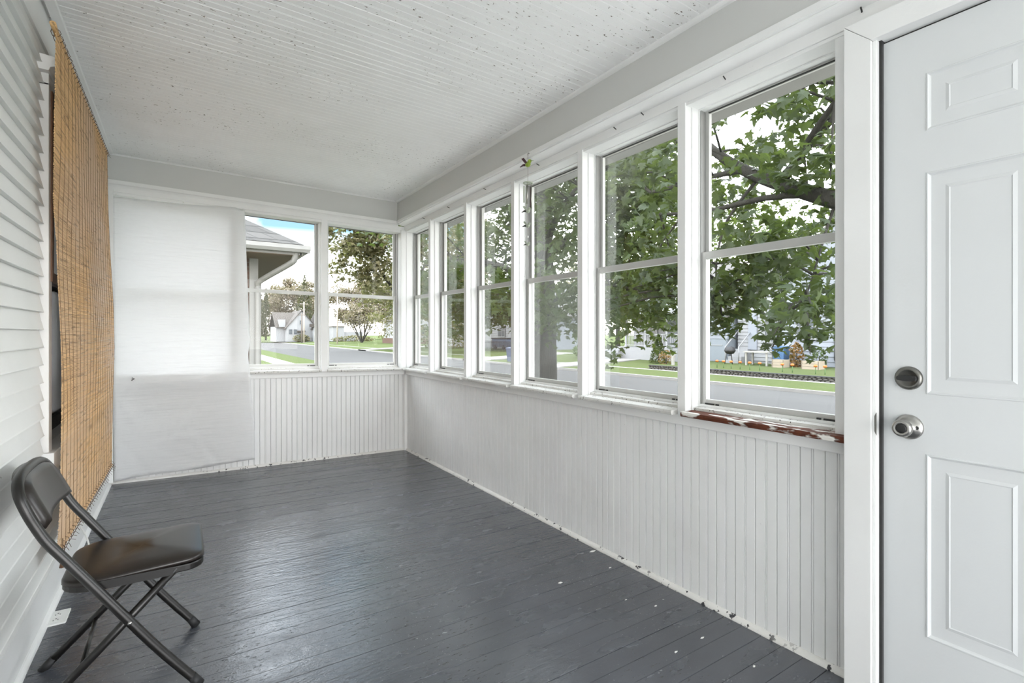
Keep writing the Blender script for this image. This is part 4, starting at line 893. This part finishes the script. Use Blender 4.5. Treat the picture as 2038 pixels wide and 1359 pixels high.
def tree(name, label, base, trunk, limbs, boughs, size, mat, shape=DIAM, parts=0, seed=1, group=None, twigs=0, droop=.5, keep=None, cat='tree'):
    t = thing(name, label, cat, base, group)
    if trunk: M().tube(dense([p[:3] for p in trunk], 3), [trunk[0][3] + (trunk[-1][3] - trunk[0][3]) * k / ((len(trunk) - 1) * 3) for k in range((len(trunk) - 1) * 3 + 1)], 12).build('trunk', m_bark, t, room=False)
    for L in limbs:
        pts = dense([p for p in L[0]], 3); n = len(pts)
        M().tube(pts, [L[1] + (L[2] - L[1]) * k / (n - 1) for k in range(n)], 8).build('branch', m_bark, t, room=False)
    if twigs:
        tw = M(); nodes = [p for L in limbs for p in dense(L[0], 3)] + ([Vector(p[:3]) for p in trunk[len(trunk) // 2:]] if trunk else [])
        for b in boughs[:twigs]:
            q = Vector(b[:3]); a = min(nodes, key=lambda p: (p - q).length + (1.0 if p.z > q.z + 1 else 0)); mid = (a + q) / 2 + Vector((0, 0, .12)); tw.tube(dense([a, mid, q, q + (q - mid) * .4], 2), [.018, .016, .014, .012, .010, .008, .004], 5)
        o = tw.build('twigs', m_bark, t, room=False); o['kind'] = 'stuff'
    pos = bough_points(boughs, seed)
    if keep is not None: pos = pos[keep(pos)]
    if parts:
        k = np.argsort(np.linalg.norm(pos - np.array([0, 0, EYE]), axis=1)); near, pos = pos[k[:parts]], pos[k[parts:]]
        v, f = leaf_arrays(shape); me = bpy.data.meshes.new('leaf'); me.from_pydata([tuple(p) for p in v], [], [tuple(int(i) for i in q) for q in f]); me.materials.append(mat)
        A = leaf_xform(near, size, droop, seed + 50)
        for i in range(len(near)):
            o = bpy.data.objects.new('leaf', me); COL.objects.link(o); o.parent = t
            m4 = Matrix([list(A[i][r_]) + [near[i][r_] - t['_w'][r_]] for r_ in range(3)] + [[0, 0, 0, 1]]); o.matrix_basis = m4
    leaf_mesh('foliage', pos, size, shape, mat, t, droop, seed + 9)
    return t
# the big maple on the near verge
T1b = crown((7.1, 9.5, 4.6), (3.8, 3.9, 3.6), 112, .95, 170, 21)
T1b += [(6.4, 6.6, 1.05, .42, .42, .5, 60), (6.9, 6.3, 1.35, .5, .5, .5, 70), (6.2, 7.4, 1.7, .7, .7, .6, 90), (7.4, 6.6, 1.8, .7, .7, .5, 90), (7.0, 6.1, 1.9, .6, .6, .55, 110), (7.9, 6.4, 1.15, .45, .5, .4, 50), (6.6, 8.6, 1.6, .8, .8, .5, 100), (7.6, 8.0, 1.9, .8, .8, .6, 100),
        (6.4, 9.9, 1.7, .7, .8, .5, 90), (6.2, 11.6, 1.5, .9, .9, .5, 110), (6.0, 13.2, 1.8, 1.0, 1.0, .6, 120), (7.2, 12.6, 1.9, 1, 1, .6, 110), (5.6, 10.6, 2.4, .9, .9, .7, 110), (6.0, 6.9, 2.6, .8, .8, .7, 100), (6.6, 6.3, 3.2, .9, .9, .7, 110), (5.9, 7.6, 3.6, .9, .9, .7, 110), (6.6, 6.1, 2.6, .6, .6, .6, 110), (6.8, 6.1, 3.9, .7, .6, .6, 120), (7.2, 6.2, 3.0, .7, .6, .6, 120)]
tree('maple_tree', 'big maple with a thick grey trunk and dense green leaves, nearest trunk to the porch', (7.2, 9.45, -.78),
     [(7.2, 9.45, -.85, .33), (7.21, 9.46, -.5, .28), (7.2, 9.45, 1.0, .25), (7.18, 9.46, 2.6, .235), (7.15, 9.5, 4.0, .20)],
     [([(7.15, 9.5, 3.6), (7.0, 9.3, 5.0), (6.7, 8.9, 6.6), (6.5, 8.6, 8.0)], .15, .05), ([(7.16, 9.5, 3.4), (7.4, 9.9, 4.9), (7.7, 10.4, 6.4), (7.9, 10.8, 8.0)], .15, .05), ([(7.17, 9.46, 2.7), (6.6, 8.4, 3.5), (6.3, 7.2, 4.0), (6.4, 6.0, 4.3)], .09, .03), ([(7.17, 9.46, 2.2), (6.7, 10.6, 2.9), (6.2, 12.2, 3.2), (6.0, 13.6, 3.2)], .09, .03), ([(7.2, 9.45, 1.9), (7.4, 8.4, 2.2), (7.3, 7.0, 2.1), (6.9, 6.0, 1.9)], .07, .025), ([(7.17, 9.5, 2.9), (8.4, 9.8, 3.8), (9.6, 10.2, 4.4)], .09, .03)],
     T1b, .155, m_leaf, MAPLE, 300, 31, twigs=90, keep=lambda p: p[:, 1] > 5.6)
# second maple, its trunk out of sight beside the door
lo = [(5.6 + .9 * (i % 3) + RNG.uniform(-.3, .3), 2.6 + .42 * (i // 3) + RNG.uniform(-.2, .2), 1.55 + .22 * (i % 4) + RNG.uniform(-.1, .1), .50, .50, .38, 95) for i in range(27)]
hi = crown((6.4, 3.4, 4.0), (2.2, 2.3, 2.0), 84, .50, 52, 77, .55, .1)
lo += [(6.1, 2.95, 1.12, .22, .22, .25, 22), (6.5, 3.55, 1.15, .25, .25, .25, 26), (6.3, 4.6, 1.25, .3, .3, .25, 30), (5.9, 3.2, 1.3, .3, .3, .25, 34), (6.0, 4.0, 1.35, .35, .3, .25, 34)]
tree('maple_tree', 'dark leafed maple with a heavy slanting limb filling the window beside the door', (6.9, 1.7, -.78),
     [(6.9, 1.7, -.85, .30), (6.9, 1.7, .6, .24), (6.86, 1.8, 1.9, .21), (6.8, 2.0, 2.6, .18)],
     [([(6.8, 1.95, 2.35), (6.62, 2.8, 2.78), (6.56, 3.4, 3.1), (6.56, 4.05, 3.5), (6.6, 4.7, 4.1), (6.6, 5.3, 5.0)], .13, .04),
      ([(6.6, 3.1, 2.95), (6.5, 3.7, 3.02), (6.4, 4.6, 3.0), (6.3, 5.3, 3.1)], .05, .02), ([(6.56, 4.05, 3.5), (6.4, 4.7, 3.5), (6.2, 5.4, 3.45), (6.1, 5.45, 3.7)], .045, .015),
      ([(6.56, 4.05, 3.5), (6.5, 4.6, 4.0), (6.3, 5.4, 4.3)], .04, .015), ([(6.58, 3.5, 3.2), (6.3, 3.0, 3.6), (6.0, 2.5, 3.9), (5.8, 2.0, 4.2)], .05, .02), ([(6.58, 3.6, 3.2), (6.5, 2.9, 3.75), (6.4, 2.3, 4.2)], .05, .02),
      ([(6.62, 2.9, 2.8), (6.5, 2.95, 2.45), (6.4, 3.0, 2.1), (6.3, 3.1, 1.6)], .02, .008), ([(6.6, 3.9, 3.3), (6.4, 4.2, 2.8), (6.3, 4.3, 2.2), (6.2, 4.2, 1.6)], .025, .008), ([(6.8, 2.0, 2.6), (6.9, 1.2, 4.0), (7, .4, 5.6)], .16, .06)],
     lo + hi, .135, m_leaf2, MAPLE, 300, 33, twigs=60, keep=lambda p: p[:, 1] < 5.5)
tree('verge_tree', 'olive brown tree with thinning leaves on the near verge, past the far corner window', (7.75, 19.9, -.8), [(7.75, 19.9, -.9, .22), (7.75, 19.9, 2, .18), (7.8, 20, 5, .14)],
     [([(7.75, 19.9, 2.4), (6.6, 19.6, 3.8), (5.6, 19.4, 4.8)], .09, .03), ([(7.75, 19.9, 2.6), (8.9, 20.3, 4.2), (9.6, 20.6, 5.4)], .09, .03)], crown((8.6, 19.6, 4.5), (2.8, 3.6, 3.2), 112, .72, 84, 41) + crown((5.6, 19.4, 4.5), (1.1, 1.2, 1.5), 46, .42, 40, 43) + crown((5.0, 19.2, 4.9), (.8, .8, .7), 14, .34, 30, 44), .17, m_leaf3, MAPLE, 0, 35, twigs=40)
def far_tree(label, x, y, h, rad, mat, n=40, per=45, seed=1, size=.38, dens=2.6, base=-.5, zc=None, name='shade_tree', tr=.25):
    zc = zc or h * .62
    return tree(name, label, (x, y, base), [(x, y, base - .1, tr), (x, y, base + h * .3, tr * .8), (x, y, base + h * .7, tr * .5)], [([(x, y, base + h * .35), (x + rad * .4, y - rad * .4, base + h * .6)], tr * .45, .04), ([(x, y, base + h * .4), (x - rad * .4, y - rad * .3, base + h * .65)], tr * .45, .04)],
                crown((x, y, base + zc), (rad, rad, h - zc), n, rad * .28, int(per * dens), seed), size * .72, mat, DIAM, 0, seed)
far_tree('olive street tree across the street, its trunk in the narrow corner window', 22.3, 54, 9.5, 5.0, m_leaf3, 52, 60, 51, .42, tr=.3, zc=5.0)
far_tree('green street tree across the street, second window from the corner', 20.9, 43, 9, 4.6, m_leaf2, 50, 60, 52, .40, tr=.2, zc=4.8)
far_tree('broad green tree behind the pale blue house', 45, 47, 13, 6, m_leaf3, 44, 50, 53, .5)
far_tree('tall green tree behind the white porch house', 44, 26, 14, 6.5, m_leaf, 44, 50, 54, .5)
far_tree('round green tree behind the grey house', 45, 11, 13, 6, m_leaf, 44, 45, 55, .5)
far_tree('green tree between the white porch house and the iron fence', 32.5, 32, 9, 4.0, m_leaf, 44, 50, 56, .45)
far_tree('huge bare-brown tree behind the white cape house', 28.6, 158, 17, 9, m_leaf4, 90, 60, 57, .8, tr=.5, dens=5)
far_tree('brown hazy tree behind the low white garage', 40, 130, 15, 8.5, m_leaf4, 80, 60, 58, .8, dens=5)
far_tree('brown hazy tree behind the white bungalow', 45, 98, 14, 8, m_leaf4, 60, 60, 59, .7, dens=4)
far_tree('dark round tree left of the white cape house', 10.0, 130, 7.5, 3.6, m_leaf3, 40, 50, 60, .6)
far_tree('brown tree at the end of the street', 3, 152, 9, 6, m_leaf4, 40, 50, 66, .7)
def spruce(label, x, y, h, r, seed):
    b = []
    for i in range(16):
        f = i / 15; n = max(2, int(9 * (1 - f)) + 2)
        for k in range(n):
            a = k * 2 * PI / n + i; q = r * (1 - f) * .75
            b.append((x + q * math.cos(a), y + q * math.sin(a), h * (.10 + .9 * f) - .25 * q, .18 * r + .4 * r * (1 - f) * .5, .18 * r + .4 * r * (1 - f) * .5, h * .045, 34))
    return tree('spruce_tree', label, (x, y, -.5), [(x, y, -.6, .25), (x, y, h * .9, .06)], [], b, .42, m_leaf5, DIAM, 0, seed)
spruce('tall spruce at the left, next to the downspout', 16.2, 136, 12.2, 2.0, 61); spruce('spruce just right of the tallest one at the end of the street', 18.8, 146, 12.6, 2.0, 62)
spruce('ragged spruce right behind the cape house roof', 25.6, 132, 15.5, 3.6, 63)
st = []
for k in range(9):
    a = k * .7; st.append(([(26.6, 88, -.6), (26.6 + .5 * math.cos(a), 88 + .5 * math.sin(a), .4), (26.6 + 1.7 * math.cos(a), 88 + 1.7 * math.sin(a), 2.2 + .3 * (k % 3)), (26.6 + 2.4 * math.cos(a), 88 + 2.4 * math.sin(a), 4.2)], .13, .04))
tree('bushy_tree', 'many-stemmed bushy tree on the lawn before the low white garage', (26.6, 88, -.6), None, st, crown((26.6, 88, 4.2), (3.2, 3.0, 2.4), 40, .9, 40, 64), .34, m_leaf4, DIAM, 0, 65)
# shrubs
def shrub(name, label, c, R, n, size, mat, seed, cone=False):
    t = thing(name, label, 'shrub', (c[0], c[1], c[2])); r = np.random.default_rng(seed)
    a = r.uniform(0, 2 * PI, n); h = r.uniform(0, 1, n); q = r.uniform(.6, 1, n)
    w = (1 - h * .92) if cone else np.sqrt(np.clip(1 - (2 * h - .9) ** 2 * .95, .02, 1))
    pos = np.stack([c[0] + R[0] * w * q * np.cos(a), c[1] + R[1] * w * q * np.sin(a), c[2] + R[2] * h], 1)
    M().tube([(c[0], c[1], c[2] - .1), (c[0], c[1], c[2] + R[2] * .6)], [.05, .02], 6).build('stem', m_bark, t, room=False)
    leaf_mesh('foliage', pos, size, DIAM, mat, t, .2, seed)
shrub('cone_shrub', 'dark conical evergreen shrub before the white porch', (23.9, 20.2, -.55), (.62, .62, 1.7), 1500, .13, m_leaf2, 71, True)
shrub('garden_shrub', 'orange autumn shrub rising behind the left planter box', (25.25, 12.8, -.45), (.36, .34, 1.2), 420, .16, m_leaf6, 72)
shrub('garden_shrub', 'green shrub behind the right planter box, beside the downspout', (25.25, 11.75, -.45), (.35, .33, 1.0), 300, .15, m_leaf, 73)
shrub('garden_shrub', 'loose flowering bush at the end of the stone wall', (22.6, 18.55, -.6), (.4, .5, .9), 260, .13, m_leaf6, 74)
shrub('garden_shrub', 'bright green bush right of the big maple trunk, beside the driveway', (24.2, 27.0, -.55), (.9, 1.1, 1.2), 700, .18, m_leaf, 75)
shrub('garden_shrub', 'low green hedge bush before the cape house', (21.3, 112.6, -.6), (1.8, 1.0, 1.6), 500, .4, m_leaf3, 76)
shrub('garden_shrub', 'low dark hedge left of the bushy tree', (29, 101, -.5), (4.5, 1.0, 1.2), 700, .4, m_leaf3, 77)
shrub('garden_shrub', 'scrubby bush by the cream house across the street', (25.5, 50.5, -.55), (1.6, 1.8, 1.6), 500, .26, m_leaf3, 78)
